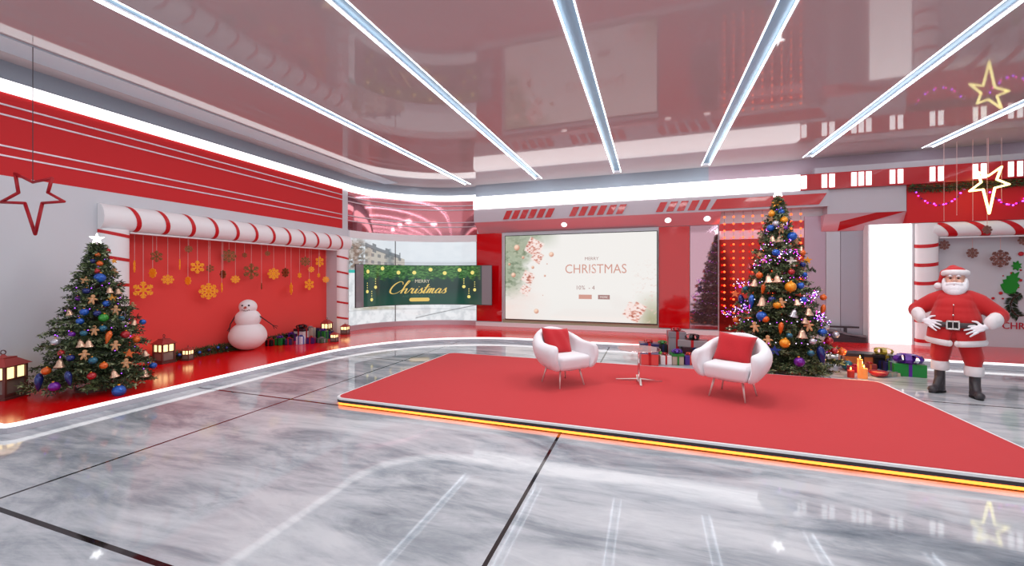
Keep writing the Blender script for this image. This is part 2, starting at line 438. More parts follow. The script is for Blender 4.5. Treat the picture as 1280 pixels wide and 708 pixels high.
# glowing discs standing in for white oval reflections on the underside
for px, nm in ((705, 'left'), (835, 'middle'), (884, 'right')):
    x = X(px, 11.3); p = Vector((x, HY + .02 + .15, z_f + (zs - z_f) * .5))
    t = empty('highlight', p, 0, 'flat made-up downlight under the header beam, %s one of three' % nm, 'highlight', 'header highlights')
    n_ = Vector((0, -(z_f - zs), -(YB - .03 - HY - .02))).normalized()
    mb = MB(); mb.cone(n_ * -.004, n_ * .012, .09, .09, 24); mb.build('bezel', M['metalw'], t)
    mb = MB(); mb.cone(n_ * .012, n_ * .016, .08, .08, 24); mb.build('lens', mat('lens', (255, 255, 255), .4, emit=(255, 240, 236), es=1.5), t)
t = empty('led_header_light', (0, 0, 0), 0, 'thick white glowing light box running along the header beam over the main screen', 'light box')
mb = MB(); mb.box((HX0, HY - .02, z_led0), (on_y(1000, 346, HY).x, YB - .1, z_led1)); mb.build('diffuser', M['ledfascia'], t)
# red beam with lit bars on the right
rx0 = on_y(1000.5, 346, HY).x
t = empty('striped_beam', (0, 0, 0), 0, 'red beam with pairs of lit white bars along the upper right wall', 'beam')
mb = MB(); mb.box((rx0, HY, z_led0), (XR - .01, YB - .1, z_led1)); mb.build('beam_body', mat('beam_red', (176, 10, 24), .3, coat=.3), t)
for a in (1001.5, 1027, 1036.5, 1064, 1073, 1082.5, 1112, 1122, 1162, 1172.5, 1215.5, 1226, 1260, 1271.5, 1312, 1324, 1372, 1384):
    x = on_y(a, 225, HY).x; mb = MB(); mb.box((x, HY - .015, z_led0 + .035), (on_y(a + 6.6, 225, HY).x, HY, z_led1 - .03)); mb.build('lit_bar', M['lightpanel'], t)
slab('trim_7', (rx0 + .3, HY + .05, z_led1 + .001), (XR, YB - .1, z_led1 + .14), M['greyfascia'])

# back wall panels
def panel(name, px0, px1, z0, z1, m, lab, cat='wall panel', th=.03, group=None):
    mb = MB(); mb.box((X(px0, YB - th), YB - th, z0), (X(px1, YB - th), YB - .001, z1), .004, 1); o = mb.build(name, m); tag(o, lab, cat, group); return o
zp0 = .24
panel('red_glass_panel', 596, 627, zp0, zs - .01, M['redgloss'], 'narrow glossy red panel between the snowy video wall and the main screen')
panel('red_glass_panel', 823.5, 862, zp0, zs - .01, M['redgloss'], 'glossy red wall panel just right of the main screen')
panel('wall_mirror', 862.5, 897.5, zp0, zs - .01, M['mirror'], 'tall pinkish mirror panel reflecting the big tree, beside the red panel', 'mirror')
slab('trim_8', (X(596), YB - .09, ZP), (X(898), YB - .03, zp0 - .02), M['trimw'])
panel('red_mirror_panel', 899, 1005, .2, Zb(300, 903), M['redmirror'], 'dark red reflective panel behind the hanging string lights')
panel('pink_reflection_strip', 899, 1005, Zb(300, 903), Zb(289, 903), M['soffit'], 'pale pink painted reflection strip behind the string lights')  # mirrored header put in as a solid pink band
panel('red_reflection_strip', 899, 1005, Zb(289, 903), Zb(280, 903), M['redlacq'], 'bright red painted reflection strip behind the string lights, above the pale strip')  # red part of the mirrored header, likewise put in as colour
slab('trim_9', (X(898), YB - .06, ZP), (X(1033), YB - .03, .2), M['trimw'])
# main screen ---------------------------------------------------------
sc = empty('main_screen', (0, 0, 0), 0, 'large rectangular screen with cream Christmas greeting on the back wall', 'screen')
sy = YB - .1; sx0, sx1 = on_y(631.7, 346, sy).x, on_y(821, 346, sy).x; sz0, sz1 = on_y(631.7, 398.5, sy).z, on_y(631.7, 295.7, sy).z
mb = MB(); mb.box((sx0 - .02, sy + .005, sz0 - .02), (sx1 + .02, YB - .03, sz1 + .02)); mb.build('bezel', M['black'], sc)
mb = MB(); mb.box((sx0 + .1, YB - .03, sz0), (sx1 - .1, YB, sz1)); mb.build('wall_mount', M['dark'], sc)
SW, SH = sx1 - sx0, sz1 - sz0
def blobc(u, v, cu, cv, r, asp=SW / SH): return np.clip(1 - np.hypot((u - cu) * asp, v - cv) / r, 0, 1)
def hashn(u, v, s):
    a = np.sin(u * 12.9898 * s + v * 78.233 * s) * 43758.5453; return a - np.floor(a)
def fbm(u, v, f, seed=0):
    r = np.random.default_rng(seed); o = np.zeros_like(u); amp = 1; tot = 0
    for k in range(4):
        n_ = int(f * 2 ** k) + 2; T = r.random((n_ + 2, n_ + 2)); x = np.clip(u, 0, .9999) * n_; y = np.clip(v, 0, .9999) * n_
        i = x.astype(int); j = y.astype(int); fx = x - i; fy = y - j; fx = fx * fx * (3 - 2 * fx); fy = fy * fy * (3 - 2 * fy)
        o += amp * (T[j, i] * (1 - fx) * (1 - fy) + T[j, i + 1] * fx * (1 - fy) + T[j + 1, i] * (1 - fx) * fy + T[j + 1, i + 1] * fx * fy); tot += amp; amp *= .55
    return o / tot
def mixc(C, col, w): w = np.clip(w, 0, 1)[..., None]; return C * (1 - w) + np.array(col) / 255 * w
def paint_main(u, v):
    C = np.ones(u.shape + (3,)) * np.array((238, 235, 231)) / 255
    n1 = fbm(u, v, 9, 1); n2 = fbm(u, v, 34, 2); n3 = fbm(u, v, 70, 5)
    C = mixc(C, (244, 214, 204), (blobc(u, v, .03, .12, .55) * .9) * (n1 * .8 + .1))
    edge = .30 - .20 * (1 - v) ** .7 + .12 * (n1 - .5)
    g = np.clip((edge - u) / .10, 0, 1) * np.clip((v - .22) / .25, 0, 1)
    C = mixc(C, (160, 172, 146), g * .9); C = mixc(C, (112, 128, 102), g * np.clip((n2 - .5) * 5, 0, 1) * .75); C = mixc(C, (196, 200, 176), g * np.clip((n3 - .58) * 6, 0, 1) * .6)
    g2 = np.clip((.40 - u) / .1, 0, 1) * np.clip((v - .82) / .15, 0, 1); C = mixc(C, (170, 178, 158), g2 * .55)
    g = np.clip((u - .86) / .1, 0, 1) * np.clip((.36 - v) / .3, 0, 1); C = mixc(C, (168, 166, 132), g * .9)
    sp = np.clip((n3 - .62) * 8, 0, 1) * np.clip((u - .84) / .1, 0, 1) * np.clip((.75 - v) / .2, 0, 1); C = mixc(C, (226, 196, 186), sp * .7)
    def gift(C, cu, cv, r, s):
        d = np.abs((u - cu) * SW / SH + (v - cv) * .35) + np.abs((v - cv) - (u - cu) * .5)
        w = np.clip((r - d) * 40, 0, 1); C = mixc(C, (246, 228, 222), w); f = fbm(u, v, 60, s)
        C = mixc(C, (214, 140, 120), w * np.clip((f - .48) * 9, 0, 1) * .8); return mixc(C, (150, 80, 66), w * np.clip((f - .62) * 9, 0, 1) * .8)
    for a in ((.21, .86, .15, 3), (.23, .74, .10, 9), (.165, .50, .11, 4), (.145, .35, .09, 6), (.86, .12, .14, 7), (.895, .16, .10, 8)): C = gift(C, *a)
    def ball(C, cu, cv, r, col, dk):
        w = np.clip((r - np.hypot((u - cu) * SW / SH, v - cv)) * 90, 0, 1); C = mixc(C, dk, w); return mixc(C, col, w * blobc(u, v, cu - .006, cv + .015, r * 1.3) * 1.6)
    for cu, cv, r in ((.085, .86, .055), (.33, .77, .045), (.13, .74, .03), (.06, .53, .045), (.03, .66, .028), (.225, .10, .045), (.285, .52, .022), (.30, .66, .015), (.20, .62, .03), (.27, .29, .012)):
        C = ball(C, cu, cv, r * .72, (248, 214, 190), (196, 128, 104))
    return C
me = grid_mesh('display', lambda u, v: (sx0 + u * SW, sy + 0 * u, sz0 + v * SH), 420, 250, paint_main)
link('display', me, vcol_emit('main_picture', .98), sc)
M['rose'] = mat('rose_text', (60, 40, 36), .5, emit=(214, 160, 146), es=.9); M['rosed'] = mat('rose_dark', (60, 40, 36), .5, emit=(168, 132, 128), es=.9); M['whitetx'] = mat('white_text', (60, 60, 60), .5, emit=(246, 236, 232), es=.95)
def scr(u, v, d=.004): return (sx0 + u * SW, sy - d, sz0 + v * SH)
def main_text(body, w, u, v, m, d=.004, squash=1):
    V, F = text_pts(body, w); return flat2d('lettering', V * (1, squash), F, lambda a, b: (sx0 + u * SW + a, sy - d, sz0 + v * SH + b), m, sc)
main_text('MERRY', .38, .60, .715, M['rosed']); main_text('CHRISTMAS', 1.68, .622, .60, M['rose'], squash=1.12)
main_text('10%  - 4', .5, .56, .385, M['rosed'])
V, F = ribbon([[(0, 0), (.35, .45), (.7, .95), (.75, 1.05), (.6, .8), (.4, .3), (.35, .05), (.5, .1), (.9, .5), (1.3, .95)], [(-.5, .2), (.0, .3), (.6, .2), (1.5, .35)], [(.2, -.2), (.5, -.1), (.9, -.05)]], .012, .02)
flat2d('lettering', V * .32 + (-.1, -.16), F, lambda a, b: (sx0 + .58 * SW + a, sy - .006, sz0 + .57 * SH + b), M['whitetx'], sc)
for u0, u1, m in ((.515, .60, M['rose']), (.64, .715, M['rosed'])):
    mb = MB(); mb.poly([scr(u0, .255), scr(u1, .255), scr(u1, .305), scr(u0, .305)]); mb.build('button', m, sc)
main_text('MORE', .2, .677, .28, M['whitetx'], .007)
# olive plinth below screen, cream margins
slab('trim_10', (sx0 - .1, YB - .05, .2), (sx1 + .04, YB - .031, sz0 - .02), mat('plinth_olive', (170, 168, 140), .4))
slab('trim_11', (sx0 - .06, YB - .06, sz0 - .02), (sx0 - .021, YB - .031, sz1), M['trimw'])

# curved snowy video wall ----------------------------------------------
vw = empty('video_wall', (0, 0, 0), 0, 'curved video wall showing a snowy park, in the corner behind the green banner', 'video wall')
vz0, vz1 = .24, 2.68
arc_slab('top_frame', vz1, 2.88, -.1, .05, M['trimw'], vw); arc_slab('bottom_frame', ZP, vz0, -.1, .05, M['metalw'], vw)
arc_slab('back_shell', vz0, vz1, -.1, -.02, M['dark'], vw)
def paint_snow(u, v):
    C = np.ones(u.shape + (3,)) * np.array((228, 234, 240)) / 255
    n = fbm(u, v, 12, 11); n2 = fbm(u, v, 50, 12)
    C = mixc(C, (214, 222, 230), np.clip(n - .4, 0, 1))
    hz = .60   # horizon
    C = mixc(C, (176, 188, 196), np.clip(1 - np.abs(v - .68) / .09, 0, 1) * .9 * (.6 + .6 * n))          # far tree haze
    C = mixc(C, (150, 164, 172), np.clip(1 - np.abs(v - .64) / .06, 0, 1) * np.clip((n2 - .4) * 4, 0, 1) * .8)
    b = ((u > .16) & (u < .47) & (v > .60) & (v < .93 - .5 * (u - .16))).astype(float)                           # palace facade
    C = mixc(C, (196, 190, 180), b * .95)
    win = (np.sin(u * 120) > .1) & (np.sin(v * 75 + u * 14) > .1); C = mixc(C, (128, 130, 132), b * win * .8)
    C = mixc(C, (110, 116, 122), ((u > .16) & (u < .44) & (np.abs(v - (.93 - .5 * (u - .16)) - .01) < .022 + .03 * (np.sin(u * 60) > .6))).astype(float) * .8)
    tr = np.clip((.22 - u) / .1, 0, 1) * np.clip((v - .62) / .06, 0, 1) * np.clip((1.02 - v) / .1, 0, 1); C = mixc(C, (110, 104, 98), tr * np.clip((n2 - .3) * 3, 0, 1))
    C = mixc(C, (150, 120, 100), tr * (n > .55) * .5)
    C = mixc(C, (96, 110, 118), np.clip(1 - np.abs(u - .36) / (.012 + .3 * np.clip(.88 - v, 0, .1)), 0, 1) * (v > .62) * (v < .9) * .6)
    C = mixc(C, (70, 190, 180), ((u < .24) & (v > .595) & (v < .635)).astype(float))                               # turquoise fence
    s = (v < .60).astype(float); C = mixc(C, (238, 240, 243), s)
    C = mixc(C, (214, 218, 222), s * np.clip((fbm(u, v * .5, 26, 13) - .45) * 4, 0, 1))
    C = mixc(C, (176, 168, 140), np.clip(1 - np.abs(v - .18 + .06 * (u - .2)) / .035, 0, 1) * np.clip(1 - np.abs(u - .25) / .24, 0, 1) * 1.3 * np.clip(n2 + .2, 0, 1))
    C = mixc(C, (96, 96, 100), np.clip(1 - np.abs(v - (.03 + .17 * np.clip((u - .55), 0, 1) / .45)) / .008, 0, 1) * (u > .55) * .8)
    C = mixc(C, (150, 152, 158), np.clip(1 - np.abs(v - (.165 - .03 * u)) / .006, 0, 1) * .5)
    return C
me = grid_mesh('display', lambda u, v: (arc(u, -.015)[0], arc(u, -.015)[1], vz0 + v * (vz1 - vz0)), 360, 260, paint_snow)
link('display', me, vcol_emit('snow_picture', .95), vw)
us = .40
for uu, w in ((us, .003), (.003, .004), (.997, .003)): arc_slab('seam', vz0, vz1, -.014, -.008, M['dark'], vw, uu - w, uu + w, 2)
arc_slab('seam', 2.02, 2.028, -.014, -.008, M['mauve'], vw)

# curved green banner screen --------------------------------------------
bn = empty('banner_screen', (0, 0, 0), 0, 'long curved green screen with gold Merry Christmas lettering and fir garland', 'banner screen')
OFF = .34; ext = .62
La = PI / 2 * (RX + RY - 2 * OFF) / 2; LT = La + ext
def ban(s, z, d=0):
    """s 0..1 along the banner"""
    s = np.asarray(s, float); L = s * LT; u = np.clip(L / La, 0, 1); back = np.clip(L, None, 0); a = PI - u * PI / 2; rx, ry = RX - OFF - d, RY - OFF - d
    x = CX + rx * np.cos(a) + np.clip(L - La, 0, None); y = CY + ry * np.sin(a) + back; return x, y, z
BZ0, BZ1 = .76, 1.93
BS0 = -.025
def bpt(s, t, d=0): x, y, z = ban(BS0 + (1 - BS0) * s, 0, d); return (float(x), float(y), BZ0 + t * (BZ1 - BZ0))
def paint_ban(u, v):
    C = np.ones(u.shape + (3,)) * np.array((24, 66, 58)) / 255
    C = mixc(C, (14, 84, 66), np.clip(1 - v * 1.6, 0, 1) * .7); C = mixc(C, (24, 50, 48), np.clip(1 - np.abs(v - .45) / .3, 0, 1) * .5)
    n = fbm(u, v, 60, 21); n2 = fbm(u, v, 30, 22)
    low = .70 - .09 * np.abs(np.sin(u * 46)) + .16 * (n2 - .5)
    g = np.clip((v - low) * 14, 0, 1) * ((u > .075) & (u < .915)); C = mixc(C, (44, 104, 48), g)
    C = mixc(C, (96, 150, 80), g * np.clip((n - .52) * 7, 0, 1)); C = mixc(C, (24, 66, 34), g * np.clip((.44 - n) * 7, 0, 1))
    e = ((u < .075) | (u > .925)).astype(float); C = mixc(C, (124, 106, 112), e)
    e2 = np.clip((u - .86) / .065, 0, 1) * (u < .925) * .35; C = mixc(C, (110, 90, 96), e2)
    return C
me = grid_mesh('display', lambda u, v: ban(BS0 + (1 - BS0) * u, BZ0 + v * (BZ1 - BZ0)), 360, 100, paint_ban)
link('display', me, vcol_emit('banner_picture', .85, .1), bn)
mb = MB(); A = []
for i in range(49):
    s = i / 48; A.append([mb.bm.verts.new(p) for p in (bpt(s, -.01, -.005), bpt(s, 1.01, -.005), bpt(s, 1.01, -.04), bpt(s, -.01, -.04))])
for a, b in zip(A, A[1:]):
    for k in range(4): mb.bm.faces.new((a[k], b[k], b[(k + 1) % 4], a[(k + 1) % 4]))
mb.bm.faces.new(A[0][::-1]); mb.bm.faces.new(A[-1]); bmesh.ops.recalc_face_normals(mb.bm, faces=mb.bm.faces[:])
autosmooth(mb.build('casing', M['dark'], bn), 30)
for s in (.2, .5, .8):
    p = Vector(bpt(s, .5, -.04)); q = Vector(bpt(s, .5, -.355)); mb = MB(); mb.cone(p, q, .03, .03, 10); mb.build('wall_bracket', M['dark'], bn)
M['goldtx'] = mat('gold_text', (60, 40, 10), .4, emit=(232, 200, 110), es=.95); M['goldball'] = mat('gold_ball', (60, 40, 10), .3, emit=(240, 226, 130), es=1)
C_ = [(.62, .78), (.55, .97), (.36, 1.02), (.14, .8), (.02, .42), (.08, .1), (.3, -.02), (.52, .06), (.68, .25)]
script = [C_, [(.68, .2), (.85, .7), (.94, 1.05), (.86, 1.1), (.8, .8), (.78, .4), (.76, 0)], [(.76, .05), (.85, .33), (.97, .42), (1.0, .25), (.99, .08), (1.06, 0), (1.15, .12)],
 [(1.15, .12), (1.22, .36), (1.25, .46), (1.28, .36), (1.38, .4), (1.37, .1), (1.45, 0), (1.52, .1)], [(1.52, .1), (1.6, .4), (1.58, .08), (1.65, 0), (1.73, .1)], [(1.63, .55), (1.66, .6)],
 [(1.73, .1), (1.85, .46), (1.88, .3), (1.95, .12), (1.88, 0), (1.76, .05)], [(1.93, .02), (2.03, .15), (2.13, .82)], [(2.12, .8), (2.08, .1), (2.14, 0), (2.22, .1)], [(1.98, .5), (2.12, .53), (2.28, .56)],
 [(2.22, .1), (2.28, .42), (2.27, 0)], [(2.27, .1), (2.36, .4), (2.42, .38), (2.41, 0)], [(2.41, .1), (2.5, .4), (2.56, .38), (2.55, .08), (2.62, 0), (2.72, .1)],
 [(2.97, .36), (2.85, .42), (2.74, .2), (2.79, .01), (2.9, .1), (2.98, .4)], [(2.98, .38), (2.96, .08), (3.02, 0), (3.1, .1)], [(3.1, .1), (3.22, .46), (3.25, .3), (3.32, .12), (3.25, 0), (3.12, .05)]]
Wb = LT * (1 - BS0); Hb = BZ1 - BZ0
def bf(s0, t0, k): return lambda a, b: bpt(s0 + a * k / Wb, t0 + b * k / Hb, .004)
V, F = ribbon(script, .02, .05, .35); flat2d('lettering', (V - (1.8, 0)) * (1, .68), F, bf(.488, .29, .50), M['goldtx'], bn)
V, F = text_pts('MERRY', .42); flat2d('lettering', V, F, bf(.515, .60, 1), mat('cream_text', (60, 60, 50), .5, emit=(222, 214, 190), es=.9), bn)
V, F = text_pts('AND HAPPY NEW YEAR', .95); flat2d('lettering', V, F, bf(.49, .215, 1), mat('dim_text', (20, 40, 30), .5, emit=(50, 96, 84), es=.9), bn)
pill = [(.24 * sg + .055 * math.cos(a), .055 * math.sin(a)) for sg, r0 in ((1, -PI / 2), (-1, PI / 2)) for a in [r0 + k * PI / 8 for k in range(9)]]
flat2d('button', pill, [list(range(len(pill)))], bf(.495, .125, 1), M['goldtx'], bn)
def disc(s, t, r, m, name='bauble_print'):
    P = [(r * math.cos(k * PI / 6), r * math.sin(k * PI / 6)) for k in range(12)]; flat2d(name, P, [list(range(12))], bf(s, t, 1), m, bn)
for s, t in ((.112, .84), (.232, .92), (.35, .82), (.46, .82), (.57, .90), (.665, .81), (.765, .89), (.855, .82)): disc(s, t, .058, M['goldball'])
for s, t in ((.107, .40), (.177, .50), (.145, .20), (.795, .50), (.872, .42), (.83, .24)):
    disc(s, t - .04, .05, M['goldball'], 'pendant_print')
    for k in range(3): disc(s, t + .05 + k * .055, .016, M['goldball'], 'pendant_print')

# grey recess and right part of the back wall ----------------------------
zg0, zg1 = Zb(267, 1060, HY + .1), z_led0
slab('trim_12', (on_y(1036, 346, HY).x, HY + .08, zg0), (on_y(1133, 346, HY + .08).x, YB - .001, zg1), M['greyfascia'])
mb = MB(); zz = Zb(289, 1060)
xa, xb = X(1031, HY + .1), X(1133, HY + .1)
mb.prism([(xa, HY + .09, zg0), (xa, YB - .04, zz), (xa, YB - .001, zz), (xa, YB - .001, zg0)], (xb - xa, 0, 0)); tag(mb.build('trim_13', M['soffit']), kind='structure')
mb = MB(); n_ = Vector((0, -(zg0 - zz), -(YB - .04 - HY - .09))).normalized() * .003
def sof(px, t): return Vector((X(px, HY + .1), HY + .09 + t * (YB - .04 - HY - .09), zg0 + t * (zz - zg0)))
mb.prism([sof(1052, .45) , sof(1095, 0.02), sof(1131, 0.02), sof(1085, .55), sof(1052, .98)], n_ * 2); tag(mb.build('trim_14', M['redlacq']), kind='structure')
panel('mauve_panel', 1005.5, 1032, .2, zg0, M['mauve'], 'mauve wall panel half hidden behind the right side of the tall tree')
panel('grey_panel', 1032.5, 1050.5, .2, zz, M['greypan'], 'narrow pale grey wall panel right of the tall tree', group=None)
panel('grey_panel', 1051, 1084, .2, zz, mat('grey_panel_darker', (172, 168, 178), .25, .2), 'wide grey wall panel left of the bright white light wall')
slab('trim_15', (X(1033), YB - .06, ZP), (X(1085), YB - .03, .2), M['trimw'])
# solid dark form added for the dark reflection in the grey panel
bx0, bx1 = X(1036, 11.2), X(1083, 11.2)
b_ = empty('reflection_form', ((bx0 + bx1) / 2, 11.2, ZP), 0, 'low dark grey form standing in for a reflection beside the bright light wall', 'reflection form')
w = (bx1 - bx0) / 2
mb = MB(); mb.prism([(-w, 0, .0), (w, 0, .0), (w, 0, .12), (-w, 0, .22)], (0, .2, 0)); mb.build('form_base', M['dark'], b_)
mb = MB(); P = [(-w, 0, .3), (-w * .3, 0, .25), (w * .3, 0, .18), (w, 0, .17), (w, 0, .125), (w * .3, 0, .13), (-w * .3, 0, .2), (-w, 0, .235)]; mb.prism(P, (0, .2, 0)); mb.build('form_top', mat('form_grey', (120, 122, 128), .4), b_)
mb = MB(); mb.box((-w * .1, .06, .14), (w * .05, .1, .32)); mb.box((-w, .06, .32), (w * .7, .1, .36)); mb.build('form_bar', M['dark'], b_)
# bright light wall
lx0, lx1 = X(1085, HY + .1), X(1142, HY + .1); lz1 = Zb(281, 1086, HY + .1)
t = empty('light_wall', (lx0, HY + .1, ZP), 0, 'tall plain bright white light panel left of the candy striped column', 'light panel')
mb = MB(); mb.box((0, 0, 0), (lx1 - lx0, .25, lz1 - ZP)); mb.build('panel_body', M['trimw'], t); mb = MB(); mb.box((.03, -.01, .0), (lx1 - lx0 - .04, 0, lz1 - ZP - .01)); mb.build('diffuser', M['lightpanel'], t)
# right niche wall
NYR = 11.25
nx0 = on_y(1142, 346, NYR).x; nx1 = on_y(1173, 346, NYR).x; nz = on_y(1200, 296, NYR).z; nzt = on_y(1145, 279, NYR).z
mb = MB()
mb.box((nx0, YB, 0), (XR, YB + .4, ZC)); mb.box((nx0 + .01, NYR, 0), (nx1 - .05, YB, nzt)); mb.box((nx1 - .05, NYR, nz), (XR, YB, nzt)); 
mb.mi = 1; mb.box((on_y(1133, 346, NYR).x, NYR - .02, nzt + .005), (XR, YB, z_led0 - .002))
tag(mb.build('wall_niche', [M['wall'], M['redwall']]), kind='structure')
slab('wall_right', (XR, -5, 0), (XR + .2, 12.2, ZC), M['wall'])

# platform ---------------------------------------------------------------
def plat_front():
    P = [(-6.13, 2.3)]
    PX, PY, pa, pb = -2.9, 6.2, 3.23, 3.15
    P += [(PX - pa * math.cos(a), PY + pb * math.sin(a)) for a in [k * PI / 2 / 24 for k in range(25)]]
    P.append((XR - .002, 9.35)); return P
pf = plat_front(); edge = [(XL + .002, 2.2), (-6.22, 2.2)] + [(-6.16, 2.23)] + pf
plate = empty('red_platform', (0, 0, 0), 0, 'glossy red low platform wrapping along the left and back walls with glowing white edge', 'platform')
def strip(name, z0, z1, m, inset, parent, th=.06):
    mb = MB(); A = []
    n = len(edge)
    for i, p in enumerate(edge):
        a = Vector(edge[max(i - 1, 0)]); b = Vector(edge[min(i + 1, n - 1)]); t_ = (b - a).normalized(); nn = Vector((-t_.y, t_.x))   # pointing to the wall side
        q = Vector(p) + nn * inset; r = q + nn * th
        A.append([mb.bm.verts.new(v) for v in ((q.x, q.y, z0), (q.x, q.y, z1), (r.x, r.y, z1), (r.x, r.y, z0))])
    for a, b in zip(A, A[1:]):
        for k in range(4): mb.bm.faces.new((a[k], b[k], b[(k + 1) % 4], a[(k + 1) % 4]))
    mb.bm.faces.new(A[0][::-1]); mb.bm.faces.new(A[-1]); bmesh.ops.recalc_face_normals(mb.bm, faces=mb.bm.faces[:])
    return mb.build(name, m, parent)
strip('glowing_edge', .068, ZP + .002, M['platled'], 0, plate, .035); strip('kick_board', 0.001, .068, M['greyfascia'], .02, plate)
mb = MB(); top = []
n = len(edge)
for i, p in enumerate(edge):
    a = Vector(edge[max(i - 1, 0)]); b = Vector(edge[min(i + 1, n - 1)]); t_ = (b - a).normalized(); nn = Vector((-t_.y, t_.x)); q = Vector(p) + nn * .034; top.append((q.x, q.y))
outer = [(XR - .002, YB - .001), (-5.05, YB + .0)] + [tuple(arc_pt(1 - k / 16, -.09, 0).xy) for k in range(17)] + [(XL + .001, 9.0), (XL + .001, NY1), (XL - .335, NY1 - .005), (XL - .335, NY0 + .005), (XL + .001, NY0)]
pts = [(x, y, ZP - .04) for x, y in top + outer]
vs = [mb.bm.verts.new(p) for p in pts]; es = [mb.bm.edges.new((vs[i], vs[(i + 1) % len(vs)])) for i in range(len(vs))]
r = bmesh.ops.triangle_fill(mb.bm, use_beauty=True, edges=es); fs = [f for f in r['geom'] if isinstance(f, bmesh.types.BMFace)]
ex = bmesh.ops.extrude_face_region(mb.bm, geom=fs); bmesh.ops.translate(mb.bm, verts=[v for v in ex['geom'] if isinstance(v, bmesh.types.BMVert)], vec=(0, 0, .04)); bmesh.ops.recalc_face_normals(mb.bm, faces=mb.bm.faces[:])
mb.build('deck', M['platred'], plate)

# carpet stage -------------------------------------------------------------
cx0, cx1, cy0, cy1, ZT = -3.74, 3.12, 4.05, 7.2, .10
def rrect(x0, x1, y0, y1, r, n=6):
    P = []
    for cx, cy, a0 in ((x1 - r, y1 - r, 0), (x0 + r, y1 - r, PI / 2), (x0 + r, y0 + r, PI), (x1 - r, y0 + r, 1.5 * PI)):
        P += [(cx + r * math.cos(a0 + k * PI / 2 / n), cy + r * math.sin(a0 + k * PI / 2 / n)) for k in range(n + 1)]
    return P
st = empty('carpet_stage', (0, 0, 0), 0, 'low rectangular stage with red carpet top, white rim and orange light underneath', 'stage')
def rr(name, d, r, z0, z1, m):
    mb = MB(); mb.prism([(x, y, z0) for x, y in rrect(cx0 + d, cx1 - d, cy0 + d, cy1 - d, r)], (0, 0, z1 - z0)); return mb.build(name, m, st)
rr('plinth', .05, .1, .0, .012, M['black']); rr('orange_light', .015, .12, .012, .042, M['orange']); rr('dark_edge', .0, .14, .042, .075, M['dark']); rr('white_rim', .0, .14, .075, ZT - .004, M['trimw']); rr('carpet', .03, .12, ZT - .006, ZT, M['carpet'])

# ================================================================ CANDY FRAMES
def half_tube(mb, p0, p1, out, side, depth, n=10, ext=0):
    """half elliptical tube from p0 to p1; out = direction into room, side = half width vector"""
    p0 = Vector(p0); p1 = Vector(p1); A = []
    for p in (p0, p1): A.append([mb.bm.verts.new(p + side * math.cos(PI * k / n) + out * depth * math.sin(PI * k / n)) for k in range(n + 1)])
    fs = [mb.bm.faces.new((A[0][k], A[0][k + 1], A[1][k + 1], A[1][k])) for k in range(n)] + [mb.bm.faces.new(A[0]), mb.bm.faces.new(A[1][::-1]), mb.bm.faces.new((A[0][0], A[1][0], A[1][n], A[0][n]))]
    for f in fs: f.material_index = 0
    bmesh.ops.recalc_face_normals(mb.bm, faces=fs)
def stripe(mb, c, axis, out, side, depth, w=.05, slant=.06, n=12, curve=.03):
    A = []
    for k in range(n + 1):
        a = PI * k / n; q = Vector(c) + side * math.cos(a) * 1.012 + out * (depth + .004) * math.sin(a)
        d = axis * (slant * math.cos(a) + curve * math.sin(a)); A.append((mb.bm.verts.new(q + d - axis * w / 2), mb.bm.verts.new(q + d + axis * w / 2)))
    for a, b in zip(A, A[1:]):
        f = mb.bm.faces.new((a[0], b[0], b[1], a[1])); f.material_index = 1
CR, CDP = .19, .15
ox, oy, oz = Vector((1, 0, 0)), Vector((0, 1, 0)), Vector((0, 0, 1))
cf = empty('candy_cane_frame', (0, 0, 0), 0, 'white frame with red candy stripes around the red snowflake window on the left wall', 'window frame')
yl, yr, zt = NY0 - CR, NY1 + CR, NZ1 + .2
for yc, zz_ in ((yl, [on_x(140, q, XL + .12).z for q in (291.5, 322, 354, 384, 410, 430)]), (yr, [on_x(429, q, XL + .12).z for q in (322, 341, 359.6, 378.5, 397.8)])):
    mb = MB(); half_tube(mb, (XL + .003, yc, ZP), (XL + .003, yc, NZ1 + .02 + (0 if yc == yl else 0)), ox, oy * CR, CDP)
    for z in zz_: stripe(mb, (XL + .003, yc, z), oz, ox, oy * CR, CDP, .05, -.03, 12, -.02)
    autosmooth(mb.build('column', [M['candyw'], M['candyr']], cf))
mb = MB(); half_tube(mb, (XL + .003, yl - CR, zt), (XL + .003, yr + CR, zt), ox, oz * .2, CDP + .02)
ya, yb = on_x(166, 288, XL + .12).y, on_x(424, 312, XL + .12).y
for k in range(12): stripe(mb, (XL + .003, ya + (yb - ya) * k / 11, zt), oy, ox, oz * .2, CDP + .02, .065, -.05, 12, .05)
autosmooth(mb.build('lintel', [M['candyw'], M['candyr']], cf))
# trim edges of the reveal
mb = MB(); mb.box((XL + .001, NY0 - .001, NZ1 - .025), (XL + .05, NY1, NZ1)); mb.build('sill_trim', M['trimw'], cf)

